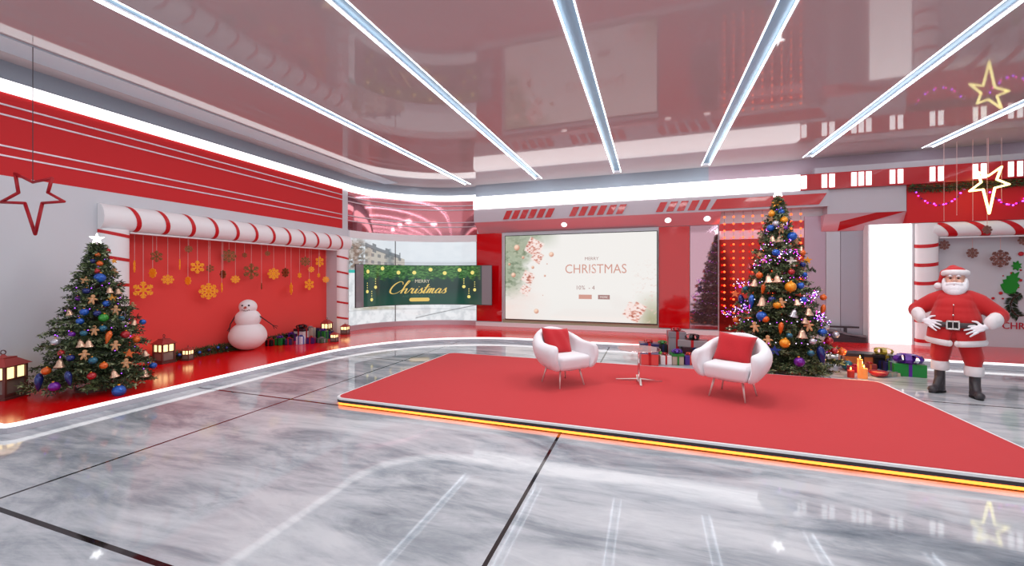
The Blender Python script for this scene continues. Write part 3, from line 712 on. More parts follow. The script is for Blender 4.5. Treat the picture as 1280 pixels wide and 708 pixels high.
cf = empty('candy_cane_frame', (0, 0, 0), 0, 'white frame with red candy stripes around the white window behind the person in red', 'window frame')
ncx = (nx0 + nx1) / 2; nr = (nx1 - nx0) / 2 - .01
mb = MB(); half_tube(mb, (ncx, NYR - .003, ZP), (ncx, NYR - .003, nzt - .02), -oy, ox * nr, .13)
for q in (306, 329.8, 352.8, 376, 400, 425): stripe(mb, (ncx, NYR - .003, on_y(1158, q, NYR - .12).z), oz, -oy, ox * nr, .13, .075, .02, 12, -.03)
autosmooth(mb.build('column', [M['candyw'], M['candyr']], cf))
mb = MB(); lz = (nz + nzt) / 2; lr = (nzt - nz) / 2 - .005; half_tube(mb, (nx1 - .15, NYR - .003, lz), (XR - .01, NYR - .003, lz), -oy, oz * lr, .14)
xk = on_y(1183, 290, NYR - .12).x; dk = on_y(1224, 290, NYR - .12).x - xk
for k in range(4): stripe(mb, (xk + dk * k, NYR - .003, lz), ox, -oy, oz * lr, .14, .15, -.13, 12, .04)
autosmooth(mb.build('lintel', [M['candyw'], M['candyr']], cf))
mb = MB(); mb.box((nx1, NYR - .05, nz - .03), (XR - .01, NYR, nz)); mb.build('sill_trim', M['trimw'], cf)

# ================================================================ SNOWFLAKES
def flake_bm(r, th, style):
    mb = MB()
    for k in range(8 if style else 6):
        a = k * 2 * PI / (8 if style else 6); R_ = Matrix.Rotation(a, 4, 'X')
        w = r * .085
        mb.box((-th, -w, 0), (th, w, r), M4=R_)
        for s in (-1, 1):
            for f, l in ((.45, .38), (.72, .28)):
                mb.box((-th, -w * .7, 0), (th, w * .7, r * l), M4=R_ @ Matrix.Translation((0, 0, r * f)) @ Matrix.Rotation(s * .85, 4, 'X'))
        if style: mb.box((-th, -r * .17, r * .8), (th, r * .17, r * .93), M4=R_)
    mb.lathe([(r * .2, -th), (r * .2, th)], seg=12) if False else mb.box((-th, -r * .18, -r * .18), (th, r * .18, r * .18), M4=Matrix.Rotation(PI / 4, 4, 'X'))
    return mb
fl_names = {}
def flake(px, py, rp, m, yaw, X0=None, Y0=None, style=0, ztop=None, lab='', group=None, sth=None):
    p = on_x(px, py, X0) if X0 is not None else on_y(px, py, Y0)
    d = (p.x * FW[0] + p.y * FW[1]); r = rp * d / FPX
    t = empty('snowflake_ornament', p, yaw, lab, 'snowflake', group)
    flake_bm(r, .008, style).build('snowflake', m, t)
    if ztop: mb = MB(); mb.cone((0, 0, r * .9), (0, 0, ztop - p.z), .0035, .0035, 6); mb.build('hanging_thread', sth or M['thread'], t)
    return t
# px, py, radius px, kind(0 gold 1 dim), yaw, text
c3 = lambda x, y: (120 + x / 3.219, 240 + y / 3.219)
FL = [(190, 395, 34, 0, .0, 'big bright gold snowflake hanging lowest beside the left tree'),
 (289, 353, 20, 0, .2, 'small thin gold snowflake, second bright one from the left tree'),
 (408, 303, 26, 0, .1, 'round gold snowflake hanging high, above the big low middle one'),
 (453, 400, 33, 0, .1, 'big bright gold snowflake hanging low between tree and snowman'),
 (459, 308, 15, 1, .1, 'small dull snowflake just above the big low middle one'),
 (535, 258, 26, 1, .2, 'large dull bronze snowflake hanging high above left of the snowman'),
 (625, 320, 32, 1, .1, 'largest dull gold snowflake hanging straight above the snowman head'),
 (715, 330, 23, 0, .1, 'gold snowflake right of the largest dull one above the snowman'),
 (858, 373, 22, 0, .1, 'bright gold snowflake hanging lowest at the right end of the window'),
 (842, 280, 19, 1, .3, 'dull gold snowflake hanging high at the right end'),
 (900, 281, 21, 0, .2, 'gold snowflake hanging high, nearest the right jamb'),
 (561, 352, 16, 0, .5, 'small gold snowflake hanging low, up and left of the snowman'),
 (244, 260, 23, 1, .3, 'dim gold snowflake hanging high near the left tree'),
 (373, 230, 14, 1, .2, 'small greenish snowflake hanging highest in the left half'),
 (598, 255, 10, 1, .2, 'tiny dull snowflake hanging high between two large dull ones'),
 (690, 248, 10, 1, .2, 'tiny dull snowflake hanging highest in the window middle'),
 (819, 336, 11, 0, .4, 'tiny gold snowflake left of the bright lowest one at the right end'),
 (866, 312, 12, 0, .5, 'tiny gold snowflake just above the bright lowest right one'),
 (896, 336, 9, 0, .4, 'tiniest gold snowflake under the high one at the right jamb'),
 (925, 353, 13, 0, .7, 'small gold snowflake in front of the right jamb'),
 (155, 300, 24, 0, 1.25, 'gold snowflake turned edge-on at the far left of the window'),
 (228, 327, 20, 0, 1.25, 'gold snowflake turned edge-on, right of the big bright left one'),
 (337, 292, 21, 0, 1.3, 'gold snowflake turned edge-on, hanging high in the left half'),
 (370, 358, 17, 0, 1.3, 'gold snowflake turned edge-on, hanging low left of the big middle one'),
 (506, 385, 19, 0, 1.3, 'gold snowflake turned edge-on, hanging lowest right of the big middle one'),
 (511, 332, 17, 1, 1.3, 'dull snowflake turned edge-on, hanging mid height right of the big middle one'),
 (666, 380, 13, 1, 1.2, 'small dull snowflake turned edge-on beside the snowman head'),
 (762, 325, 19, 1, 1.3, 'dull snowflake turned edge-on, hanging high in the right half'),
 (785, 390, 24, 0, 1.3, 'gold snowflake turned edge-on, lowest in the right half')]
for i, (x, y, r, k, yw, lab) in enumerate(FL):
    px, py = c3(x, y); flake(px, py, r / 3.219, M['golddim'] if k else M['gold'], yw * (-1 if i % 2 else 1) - .25, X0=XL - .12 - .03 * (i % 3), style=i % 2, ztop=NZ1, lab=lab, group='snowflakes in the red window')
for px, py, r, lab, yy in ((1180.5, 306.5, 6, 'small bronze snowflake hanging nearest the candy column on the right', NYR + .06), (1215.6, 316.5, 6.5, 'small bronze snowflake hanging straight above the head of the person in red', NYR + .06),
        (1250.5, 323.5, 11, 'large bronze snowflake hanging left of the holly leaves', NYR + .06), (1279.5, 300.5, 6, 'bronze snowflake cut by the right edge of the picture', NYR + .06)):
    flake(px, py, r, M['bronze'], -PI / 2 + .15, Y0=yy, style=1, ztop=nz, lab=lab, group='bronze snowflakes on the right')
flake(1234, 287.5, 5.5, M['bronze'], -PI / 2 + .2, Y0=NYR - .4, style=1, ztop=ZC, lab='bronze snowflake hanging in front of the striped lintel, under the yellow star', group='bronze snowflakes on the right')
for px, z_, k, nm in ((1180, 275, .4, 'nearest the tall tree'), (1196, 268, .35, 'second from the tall tree'), (1216, 275, .4, 'third from the tall tree'), (1252, 250, .38, 'rightmost')):
    p = on_y(px, z_, NYR - k); mb = MB(); mb.cone((0, 0, 0), (0, 0, ZC - p.z), .0035, .0035, 6); mb.cone((0, 0, -.02), (0, 0, .01), .006, .004, 6)
    tag(mb.build('hanging_thread', M['thread'], loc=p), 'thin pale thread hanging in front of the red wall band, ' + nm, 'thread', 'bare threads on the right')

# ================================================================ STARS
def star(name, c, pts, s, m, rz, w, lab, ztop, thm):
    t = empty(name, c, rz, lab, 'star')
    P = [Vector((x * s, 0, z * s)) for x, z in pts]
    mb = MB(); n = len(P)
    for i in range(n):
        mb.cone(P[i], P[(i + 1) % n], w, w, 8); mb.sph(P[i], w, 8, 6)
    mb.build('star_outline', m, t, smooth=True)
    mb = MB(); q = P[1]; mb.cone(q, (q.x, 0, ztop - c[2]), .004, .004, 6); mb.build('hanging_thread', thm, t)
r = ray(42, 243); c = Vector((0, 0, EYE)) + r * 4.9
star('hanging_star', c, [(-23, 26), (-1, 15), (23, 20), (18, 2), (38, -9), (11, -11), (2, -50), (-11, -11), (-41, -10), (-19, 2)], .00968, M['starred'], YAW, .017, 'red outlined star hanging from the ceiling before the left wall', ZC - .02, M['dark'])
r = ray(1236.5, 232); c = Vector((0, 0, EYE)) + r * 8.15
star('neon_star', c, [(-15, 17), (-1, 12), (15.5, 23.5), (9.5, 7.5), (25, 1.5), (7, -3), (0, -35), (-7.5, -5), (-24.5, -7), (-10, 4)], .0161, M['neon'], YAW, .020, 'glowing pale yellow outlined star hanging at the upper right', ZC, M['thread'])

# ================================================================ SNOWMAN
p = on_z(310, 437.5, ZP); rz = -.55 + PI * .0
sm = empty('snowman', p, .62, 'white three-ball snowman with dark stick arms in front of the red window', 'snowman')
mb = MB(); mb.sph((0, 0, .29), (.34, .34, .29), 32, 20); mb.sph((0, 0, .64), (.232, .232, .2), 32, 20)
b_ = mb.build('body', M['snow'], sm, smooth=True)
mb = MB(); mb.sph((0, 0, .88), (.163, .163, .15), 28, 18); hd_ = mb.build('head', M['snow'], sm, smooth=True)
def face_pt(az, el, r=.16, c=(0, 0, .88)): return Vector((c[0] + r * math.cos(el) * math.sin(az), c[1] - r * math.cos(el) * math.cos(az), c[2] + r * .93 * math.sin(el)))
for a in (-.38, .38): mb = MB(); mb.sph(face_pt(a, .25), .019, 12, 8); mb.build('eye', M['coal'], hd_, smooth=True)
mb = MB(); q = face_pt(0, -.02); mb.cone(q, q + Vector((.0, -.1, -.01)), .024, .004, 12); mb.build('nose', M['carrot'], hd_, smooth=True)
for a in (-.4, -.2, 0, .2, .4): mb = MB(); mb.sph(face_pt(a, -.5 + a * a * .8), .010, 8, 6); mb.build('mouth_coal', M['coal'], hd_, smooth=True)
mb = MB(); mb.tube([(-.2, -.08, .7), (-.26, -.16, .55), (-.27, -.2, .40)], [.013, .011, .008]); mb.tube([(-.265, -.17, .5), (-.3, -.2, .42)], .006); mb.build('arm', M['twig'], sm)
mb = MB(); mb.tube([(.2, -.02, .7), (.33, -.04, .6), (.47, -.06, .49)], [.013, .011, .009])
for q in ((.56, -.07, .47), (.55, -.1, .43), (.5, -.08, .42)): mb.tube([(.46, -.06, .497), q], .006)
mb.build('arm', M['twig'], sm)

# ================================================================ LANTERNS
def lantern(p, h, w, rz, lab, lit=True):
    t = empty('lantern', p, rz, lab, 'lantern', 'lanterns on the red platform'); k = w / 2; d = k
    mb = MB(); mb.box((-k * 1.12, -d * 1.12, 0), (k * 1.12, d * 1.12, h * .045), .004 * h, 1); mb.box((-k, -d, h * .045), (k, d, h * .09)); mb.build('base', M['lframe'], t)
    for sx in (-1, 1):
        for s2 in (-1, 1):
            mb = MB(); a = h * .022; mb.box((sx * k * .94 - a, s2 * d * .94 - a, h * .09), (sx * k * .94 + a, s2 * d * .94 + a, h * .68)); mb.build('post', M['lframe'], t)
    mb = MB(); b = h * .016
    for z in (.1, .40, .665):
        mb.box((-k * .95, -d * .95 - b, h * z - b), (k * .95, -d * .95 + b, h * z + b)); mb.box((-k * .95, d * .95 - b, h * z - b), (k * .95, d * .95 + b, h * z + b))
        mb.box((-k * .95 - b, -d * .95, h * z - b), (-k * .95 + b, d * .95, h * z + b)); mb.box((k * .95 - b, -d * .95, h * z - b), (k * .95 + b, d * .95, h * z + b))
    for s in (-1, 1): mb.box((-b, s * d * .95 - b, h * .4), (b, s * d * .95 + b, h * .665)); mb.box((s * k * .95 - b, -b, h * .4), (s * k * .95 + b, b, h * .665))
    mb.build('crossbars', M['lframe'], t)
    mb = MB(); mb.box((-k * .9, -d * .9, h * .09), (k * .9, d * .9, h * .4)); mb.build('lower_glass', M['lglass'], t)
    mb = MB(); mb.box((-k * .88, -d * .88, h * .4), (k * .88, d * .88, h * .665)); mb.build('glowing_pane', M['llit'], t)
    mb = MB(); q = 1.25
    r0 = [(-k * q, -d * q, h * .68), (k * q, -d * q, h * .68), (k * q, d * q, h * .68), (-k * q, d * q, h * .68)]; r1 = [(x * .42, y * .42, h * .83) for x, y, z in r0]
    a = [mb.bm.verts.new(v) for v in r0]; c = [mb.bm.verts.new(v) for v in r1]; mb.bm.faces.new(a[::-1]); mb.bm.faces.new(c)
    for i in range(4): mb.bm.faces.new((a[i], a[(i + 1) % 4], c[(i + 1) % 4], c[i]))
    mb.box((-k * .58, -d * .58, h * .81), (k * .58, d * .58, h * .845)); mb.cone((0, 0, h * .845), (0, 0, h * .90), k * .36, k * .12, 4); mb.build('roof', M['lroof'], t)
    mb = MB(); mb.tube([(h * .045 * math.cos(i * PI / 6), 0, h * .94 + h * .045 * math.sin(i * PI / 6)) for i in range(12)], h * .010, 6, True); mb.cone((0, 0, h * .89), (0, 0, h * .91), h * .02, h * .02, 8); mb.build('carry_ring', M['lframe'], t)
    l = bpy.data.lights.new('lantern_glow', 'POINT'); l.energy = 1.8 * h * h; l.color = (1, .7, .35); l.shadow_soft_size = h * .2
    o = bpy.data.objects.new('lantern_glow', l); COL.objects.link(o); o.parent = t; o.location = (k * 1.6, -d * 1.6, h * .5)
lantern(on_z(4, 498, ZP), .60, .27, .5, 'big lit red-roofed lantern at the left edge, before the white wall')
lantern(on_z(205, 454, ZP), .50, .21, .1, 'lit red-roofed lantern just right of the left tree')
lantern(on_z(235, 450.5, ZP), .27, .12, .3, 'small lit lantern between the left tree and the snowman')
lantern(on_z(408.5, 419.5, ZP), .46, .19, .2, 'lit lantern standing behind the gifts at the window right end')
lantern(on_z(431.5, 418, ZP), .30, .17, .3, 'small lit lantern at the foot of the candy striped column')
lantern(on_z(418, 427.5, ZP), .25, .13, .3, 'smallest lit lantern in front of the gifts, near the platform edge')

# ================================================================ GIFTS
GM = {}
def gm(rgb, rough=.35, metal=.1):
    k = (rgb, rough)
    if k not in GM: GM[k] = mat('gift_wrap', rgb, rough, metal)
    return GM[k]
def gift(p, dim, rz, body, rib, bow, lab, lid=None, bowr=None, group='wrapped gifts', z=None):
    w, d, h = dim
    t = empty('gift_box', p if z is None else (p[0], p[1], z), rz, lab, 'gift', group)
    hb = h * .78 if lid else h
    mb = MB(); mb.box((-w / 2, -d / 2, 0), (w / 2, d / 2, hb), .006, 1); mb.build('box', gm(body), t)
    if lid: mb = MB(); mb.box((-w / 2 - .008, -d / 2 - .008, hb + .0005), (w / 2 + .008, d / 2 + .008, h), .004, 1); mb.build('lid', gm(lid), t)
    rw = min(w, d) * .09; e = .011 if lid else .003
    mb = MB(); mb.box((-w / 2 - e, -rw, -.0 + .001), (w / 2 + e, rw, h + .003)); mb.box((-rw, -d / 2 - e, .001), (rw, d / 2 + e, h + .0035)); mb.build('ribbon', gm(rib, .3), t)
    if bow:
        r = bowr or min(w, d) * .33; mb = MB()
        for k in range(7):
            a = k * 2 * PI / 7; c = Vector((math.cos(a), math.sin(a), 0)); u = Vector((0, 0, 1)); n_ = 8
            loop = [c * (r * .5 + r * .5 * math.cos(q * 2 * PI / n_ + PI)) * 1.0 + u * (r * .35 * math.sin(q * 2 * PI / n_) + r * .36) for q in range(n_)]
            sd = Vector((-c.y, c.x, 0)) * r * .2
            A = [(mb.bm.verts.new(v - sd), mb.bm.verts.new(v + sd)) for v in loop]
            for i in range(n_): mb.bm.faces.new((A[i][0], A[(i + 1) % n_][0], A[(i + 1) % n_][1], A[i][1]))
        mb.sph((0, 0, r * .35), r * .22, 10, 6)
        mb.build('bow', gm(bow, .3), t, loc=(0, 0, h + .002))
    return t
RED, GRN, PUR, NAV, BLK, WHT, SIL, BEI, ORG = (176, 20, 30), (24, 120, 50), (84, 30, 150), (30, 36, 90), (28, 24, 28), (226, 222, 226), (140, 136, 142), (176, 160, 146), (186, 104, 60)
gl = 'gifts beside the snowman'
def GL(px, py, z=None): return on_z(px, py, ZP if z is None else z)
gift(GL(338, 432.5), (.15, .14, .13), .3, BLK, RED, RED, 'small black gift with red bow, nearest the snowman', group=gl)
gift(GL(350, 431.5), (.16, .15, .15), .2, GRN, BLK, PUR, 'green gift with purple bow next to the snowman', group=gl, bowr=.07)
gift(GL(361.5, 431), (.14, .13, .13), .5, (50, 30, 80), RED, RED, 'dark purple gift with red ribbon, left of the white and blue one', group=gl)
gift(GL(376, 430.5), (.14, .14, .17), .1, (214, 214, 232), (60, 70, 160), (60, 70, 160), 'white gift with blue ribbon in the front row', group=gl)
gift(GL(389, 429.5), (.17, .15, .13), .4, (70, 24, 96), RED, RED, 'purple gift with red bow right of the white and blue one', group=gl)
gift(GL(402, 428.5), (.22, .16, .09), -.2, (70, 96, 76), SIL, SIL, 'flat grey-green gift with silver bow in the front row', group=gl)
a = GL(377, 425); gift(a, (.26, .2, .27), .1, WHT, RED, BLK, 'tall white gift with large black bow behind the front row', group=gl, lid=(60, 40, 50), bowr=.13)
a = GL(388, 424); gift(a, (.17, .17, .27), .2, BEI, SIL, SIL, 'tall beige gift beside the tall white one', group=gl)
gift(GL(364, 426.5), (.18, .18, .16), .3, BLK, PUR, PUR, 'black gift with purple bow left of the tall white one', group=gl)
gift(GL(404, 424.5), (.18, .16, .2), .1, GRN, NAV, PUR, 'green gift with purple bow below the lantern', group=gl, bowr=.08)
gift(GL(411.5, 423), (.13, .16, .18), .1, NAV, BLK, BLK, 'dark navy gift at the right end of the left pile', group=gl)
gift(GL(397, 422.5), (.2, .16, .2), .1, (20, 40, 60), NAV, NAV, 'dark teal gift behind the purple one', group=gl)

gl = 'gifts left of the tall tree'
def G0(px, py): return on_z(px, py, 0)
a = G0(811, 455.5); gift(a, (.30, .26, .20), .15, (214, 70, 70), RED, None, 'bright red gift box seen through the glass table, under the lidded one', group=gl)
gift(a, (.31, .26, .19), .1, (120, 120, 150), RED, RED, 'grey-blue gift with dark lid and red bow, on the red box', lid=NAV, group=gl, z=.2)
gift(G0(822.5, 453), (.12, .12, .2), .3, (120, 190, 90), GRN, GRN, 'light green gift beside the red box behind the table', group=gl)
gift(G0(831, 455), (.2, .18, .16), .25, WHT, RED, RED, 'white gift with red ribbons and red bow in the front row', group=gl)
a = G0(828, 449.5); gift(a, (.16, .16, .3), .2, BLK, NAV, GRN, 'dark gift with small green bow behind the red striped one', group=gl, bowr=.09)
gift(G0(845, 447), (.3, .3, .52), .12, SIL, RED, RED, 'tall silver lidded gift with red bow, tallest of the pile', lid=(130, 126, 134), group=gl, bowr=.1)
gift(G0(846, 455.5), (.2, .18, .2), .2, BEI, GRN, PUR, 'beige gift with green lid and purple bow', lid=GRN, group=gl, bowr=.1)
gift(G0(861, 455.5), (.2, .18, .17), .3, (70, 40, 130), (210, 70, 50), (210, 70, 50), 'purple gift with orange-red bow', group=gl)
a = G0(866, 449.5); gift(a, (.42, .3, .25), .1, (60, 30, 40), NAV, None, 'dark maroon box under the long silver gift', group=gl)
gift(a, (.52, .28, .13), -.15, (150, 140, 144), RED, BLK, 'long silver gift with red ribbon and large black bow', group=gl, z=.25, bowr=.15)
gift(G0(876, 455), (.17, .2, .2), .2, BLK, RED, PUR, 'small black gift with purple bow, next to the armchair', group=gl)

gl = 'gifts right of the tall tree'
gift(G0(1073, 457.5), (.50, .3, .24), -.05, ORG, BLK, None, 'wide orange-brown gift with dark lid right of the tall tree', lid=(60, 46, 50), group=gl)
gift(G0(1075, 459), (.22, .08, .07), 0, (150, 30, 50), (210, 60, 60), (190, 40, 60), 'low red gift directly behind the tall candle', group=gl) if False else None
gift(G0(1069, 465.5), (.18, .14, .1), .2, (150, 24, 50), (200, 60, 80), (190, 40, 70), 'small crimson gift between blue bauble and tall candle', group=gl)
gift(G0(1087, 464), (.17, .14, .12), -.2, (120, 40, 50), ORG, RED, 'small dark red gift right of the tall candle', group=gl)
gift(G0(1103, 460), (.36, .26, .24), .05, BLK, (150, 130, 40), (186, 166, 60), 'black gift with yellow and black bow on top', lid=(46, 40, 44), group=gl, bowr=.15)
gift(G0(1113, 463.5), (.24, .2, .15), .1, NAV, BLK, NAV, 'navy blue gift between the black and the green one', group=gl)
gift(G0(1134, 469.5), (.40, .24, .2), -.12, (26, 130, 56), PUR, PUR, 'green gift with purple ribbon and big purple bow', group=gl, bowr=.2)
gift(G0(1112, 470.5), (.14, .1, .06), .3, (150, 160, 146), BEI, SIL, 'tiny grey-green parcel left of the green gift', group=gl)
gift(G0(1120, 470.5), (.1, .08, .05), -.3, BEI, SIL, SIL, 'tiny beige parcel touching the green gift', group=gl)
# candles
def candle(px, py, r, h, m, lab, e):
    p = G0(px, py); t = empty('candle', p, 0, lab, 'candle')
    mb = MB(); mb.cone((0, 0, 0), (0, 0, h), r, r, 20); autosmooth(mb.build('wax', m, t)); mb = MB(); mb.cone((0, 0, h), (0, 0, h + .012), .002, .002, 6); mb.build('wick', M['coal'], t)
    mb = MB(); mb.lathe([(.001, 0), (.008, .012), (.006, .025), (.001, .045)], (0, 0, h + .01), 10); mb.build('flame', M['flame'], t, smooth=True)
    l = bpy.data.lights.new('candle_light', 'POINT'); l.energy = e; l.color = (1, .5, .2); l.shadow_soft_size = .02
    o = bpy.data.objects.new('candle_light', l); COL.objects.link(o); o.parent = t; o.location = (0, 0, h + .09)
candle(1063.5, 472, .045, .11, M['waxred'], 'short red candle beside the blue bauble on the floor', 1)
candle(1075, 473, .032, .30, M['wax'], 'tall thin glowing orange candle', 5)
candle(1080, 473.5, .045, .16, M['wax'], 'thick orange candle right against the tall thin one', 3)
t = empty('candle_bowl', G0(1098, 471), 0, 'low red glass bowl glowing orange, right of the candles', 'candle holder')
mb = MB(); mb.lathe([(.06, 0), (.11, .03), (.13, .08), (.12, .085), (.1, .04), (.02, .02)], seg=20); mb.build('bowl', M['ored'], t, smooth=True); mb = MB(); mb.lathe([(.09, .03), (.1, .06), (.001, .062)], seg=16); mb.build('glowing_wax', M['wax'], t)
def loose_ball(px, py, r, m, lab, z=0):
    p = on_z(px, py, z); p.z += r; mb = MB(); mb.sph((0, 0, 0), r, 20, 14); mb.mi = 1; mb.cone((0, 0, r * .97), (0, 0, r * 1.15), r * .2, r * .18, 10)
    tag(mb.build('bauble', [m, M['ogold']], loc=p, smooth=True), lab, 'bauble')
loose_ball(1059, 463, .085, M['oteal'], 'dark teal ball lying on the floor beside the short red candle')
t = empty('floor_stick', G0(1020, 470), 0, None, None); bpy.data.objects.remove(t)

# ================================================================ GARLANDS / FOLIAGE
def needles(P, D, L, wd, m_idx, seed):
    """P base points, D directions (n,3), L lengths -> quads arrays"""
    r = np.random.default_rng(seed); n = len(P)
    a = np.cross(D, r.normal(size=(n, 3))); a /= np.linalg.norm(a, axis=1)[:, None] + 1e-9
    T = P + D * L[:, None]; Mid = P + D * (L * .45)[:, None]; w = (wd * (.7 + .6 * r.random(n)))[:, None]
    return np.stack([P, Mid + a * w, T, Mid - a * w], 1)
def foliage_mesh(name, Q, idx, mats, parent, tubes=None):
    n = len(Q); me = bpy.data.meshes.new(name); me.vertices.add(n * 4); me.vertices.foreach_set('co', Q.reshape(-1).astype('f'))
    me.loops.add(n * 4); me.loops.foreach_set('vertex_index', np.arange(n * 4, dtype='i')); me.polygons.add(n)
    me.polygons.foreach_set('loop_start', np.arange(0, n * 4, 4, dtype='i')); me.polygons.foreach_set('loop_total', np.full(n, 4, 'i'))
    me.update(calc_edges=True); me.validate()
    for m in mats: me.materials.append(m)
    me.polygons.foreach_set('material_index', idx.astype('i'))
    o = bpy.data.objects.new(name, me); COL.objects.link(o); o.parent = parent; return o
def garland(name, path, rad, n, lab, mats, parent=None, seed=3, nl=.07, kind=None):
    r = np.random.default_rng(seed); path = [Vector(p) for p in path]; o = path[0].copy()
    t = empty(name, o, 0, lab, 'garland')
    seg = [(b - a).length for a, b in zip(path, path[1:])]; tot = sum(seg); P = []; D = []
    for i in range(n):
        s = r.random() * tot; k = 0
        while s > seg[k] and k < len(seg) - 1: s -= seg[k]; k += 1
        d = (path[k + 1] - path[k]).normalized(); c = path[k] + d * s - o
        q = r.normal(size=3); q -= np.array(d) * np.dot(q, d); q /= np.linalg.norm(q); rr_ = rad * .55 * math.sqrt(r.random())
        P.append(np.array(c) + q * rr_); dd = q + np.array(d) * r.normal() * .7; D.append(dd / np.linalg.norm(dd))
    P = np.array(P); D = np.array(D); L = nl * (.5 + .7 * r.random(n)); Q = needles(P, D, L, nl * .09, None, seed)
    foliage_mesh('fir_sprays', Q, r.integers(0, len(mats), n), mats, t)
    mb = MB(); mb.tube([p - o for p in path], rad * .2, 6); mb.build('stem', M['bark'], t)
    return t
gm3 = [M['garl'], M['needle2'], M['needle1']]
gx = XL - .14
g1 = garland('fir_garland', [(gx, 4.75, ZP + .08), (gx, 5.6, ZP + .09), (gx, 6.35, ZP + .08)], .10, 2600, 'green fir garland on the platform, between left tree and snowman', gm3, seed=4)
g2 = garland('fir_garland', [(gx, 6.75, ZP + .08), (gx, 7.6, ZP + .11), (gx, 8.55, ZP + .09)], .11, 2600, 'dark fir garland on the platform behind the snowman gifts', [M['needle1'], M['dkgreen'], M['garl']], seed=5)
for i in range(9):
    y = 4.9 + i * .17; mb = MB(); mb.sph((0, 0, 0), .03, 12, 8); tag(mb.build('bauble', M['onavy'] if i % 2 else M['oblue'], loc=(gx + .09, y, ZP + .11 + .02 * math.sin(i * 2.1)), smooth=True), 'small blue ball on the fir garland left of the snowman', 'bauble', 'blue balls on the floor garland')
yg = NYR - .09; zg = on_y(1137, 236, yg).z
g3 = garland('fir_garland', [(on_y(1136, 236, yg).x, yg, zg), (on_y(1180, 236, yg).x, yg, zg - .02), (on_y(1230, 232, yg).x, yg, zg), (XR - .1, yg, zg - .02)], .10, 4200, 'green fir garland along the top of the red wall band on the right', gm3, seed=6)
def fairy(name, pts, m, wire, lab, r=.012, mats2=None, every=1):
    o = pts[0].copy(); t = empty(name, o, 0, lab, 'string lights')
    mb = MB(); mb.tube([p - o for p in pts], .003, 5); mb.build('wire', wire, t)
    mb = MB()
    for i, p in enumerate(pts):
        if i % every: continue
        mb.mi = i % len(m); q = p - o + Vector((random.uniform(-1, 1), random.uniform(-1, .2), random.uniform(-1, 1))) * .015; mb.sph(q, r, 6, 4)
    o = mb.build('bulbs', m, t); tag(o, kind='stuff'); return t
for (a, b), nm in zip(((1145, 1204), (1238, 1290)), ('left of the yellow star', 'right of the yellow star')):
    pts = []
    for k in range(17):
        u = k / 16; px = a + (b - a) * u; py = 241 - (3 * u) + 17 * (1 - (2 * u - 1) ** 2); pts.append(on_y(px, py, NYR - .05))
    fairy('string_light', pts, [M['fairyp'], M['fairym'], mat('fairy_dark', (80, 30, 120), .4)], mat('purple_wire', (70, 20, 110), .5), 'purple fairy light swag on the red wall band, ' + nm, .016)

# wall decorations on the right
def onr(px, py, d=.06): return on_y(px, py, YB - d)
yw = YB - .004
def leaf2d(c, pts, m, name, lab, cat, th=.03):
    mb = MB(); mb.prism([(c.x + x, YB - .002, c.z + z) for x, z in pts], (0, -th, 0)); return tag(mb.build(name, m), lab, cat)
c = on_y(1261, 355, YB); s = dep(c) / FPX
P = [(-9, -6), (-6, -11), (0, -13), (6, -12), (9, -6), (12, -2), (9, 2), (13, 7), (9, 8), (12, 15), (6, 12), (4, 15), (1, 10), (-3, 10), (-3, 6), (-8, 5), (-7, 1), (-11, -1)]
leaf2d(c, [(x * s * .75, z * s) for x, z in P], M['holly'], 'wall_leaf', 'jagged bright green leaf shape on the white wall behind the person', 'leaf decoration')
c = on_y(1270, 332.5, YB); P = [((8 if k % 2 else 4.6) * math.cos(k * PI / 7), (8 if k % 2 else 4.6) * math.sin(k * PI / 7)) for k in range(14)]
leaf2d(c, [(x * s * .62, z * s * .8) for x, z in P], M['holly'], 'wall_leaf', 'small round green leaf cluster above the jagged leaf', 'leaf decoration')
c = on_y(1266, 382, YB); t = empty('fir_sprig', (c.x, YB - .02, c.z), 0, 'dark green curved fir sprig on the white wall above the red letters', 'sprig')
pth = [Vector((x * s * .75, 0, z * s)) for x, z in ((9, 15), (0, 10), (-4, 2), (-2, -7), (6, -14))]
mb = MB(); mb.tube(pth, .012, 6); mb.build('stem', M['bark'], t); Pn = []; Dn = []
for a, b in zip(pth, pth[1:]):
    for k in range(26):
        q = a.lerp(b, k / 26); d = (b - a).normalized(); sd = Vector((d.z, 0, -d.x)) * (1 if k % 2 else -1); v = (sd + d * .5 + Vector((0, -.25 * random.random(), 0))).normalized(); Pn.append(q); Dn.append(v)
Q = needles(np.array(Pn), np.array(Dn), np.full(len(Pn), 7.5 * s), .012, None, 8); foliage_mesh('needles', Q, rng.integers(0, 2, len(Pn)), [M['dkgreen'], M['needle1']], t)
for i, (x, y, r, lab) in enumerate(((1275.5, 317.5, 3.2, 'largest red berry near the right picture edge'), (1276, 338, 1.3, 'tiny red berry right of the round leaf cluster'), (1275.5, 350.5, 2, 'red berry right of the jagged leaf'), (1273, 359.5, 1.2, 'tiny red berry under the one right of the jagged leaf'),
        (1264, 341.5, 1.3, 'tiny red berry above the jagged leaf'), (1254, 345, 1, 'tiniest red berry left of the jagged leaf tip'), (1250.5, 366.5, 2.3, 'large red berry below left of the jagged leaf'), (1241, 373, 1.9, 'red berry nearest the shoulder of the person'), (1253.5, 373.5, 1.3, 'small red berry left of the fir sprig'), (1250, 386, 1.4, 'lowest small red berry beside the sleeve'))):
    c = on_y(x, y, YB - .01); r_ = r * dep(c) / FPX * .85; mb = MB(); mb.sph((0, 0, 0), (r_, r_ * .6, r_), 14, 10); tag(mb.build('wall_berry', M['berry'], loc=(c.x, YB - r_ * .6 - .001, c.z), smooth=True), lab, 'berry decoration', 'red berries on the white wall')
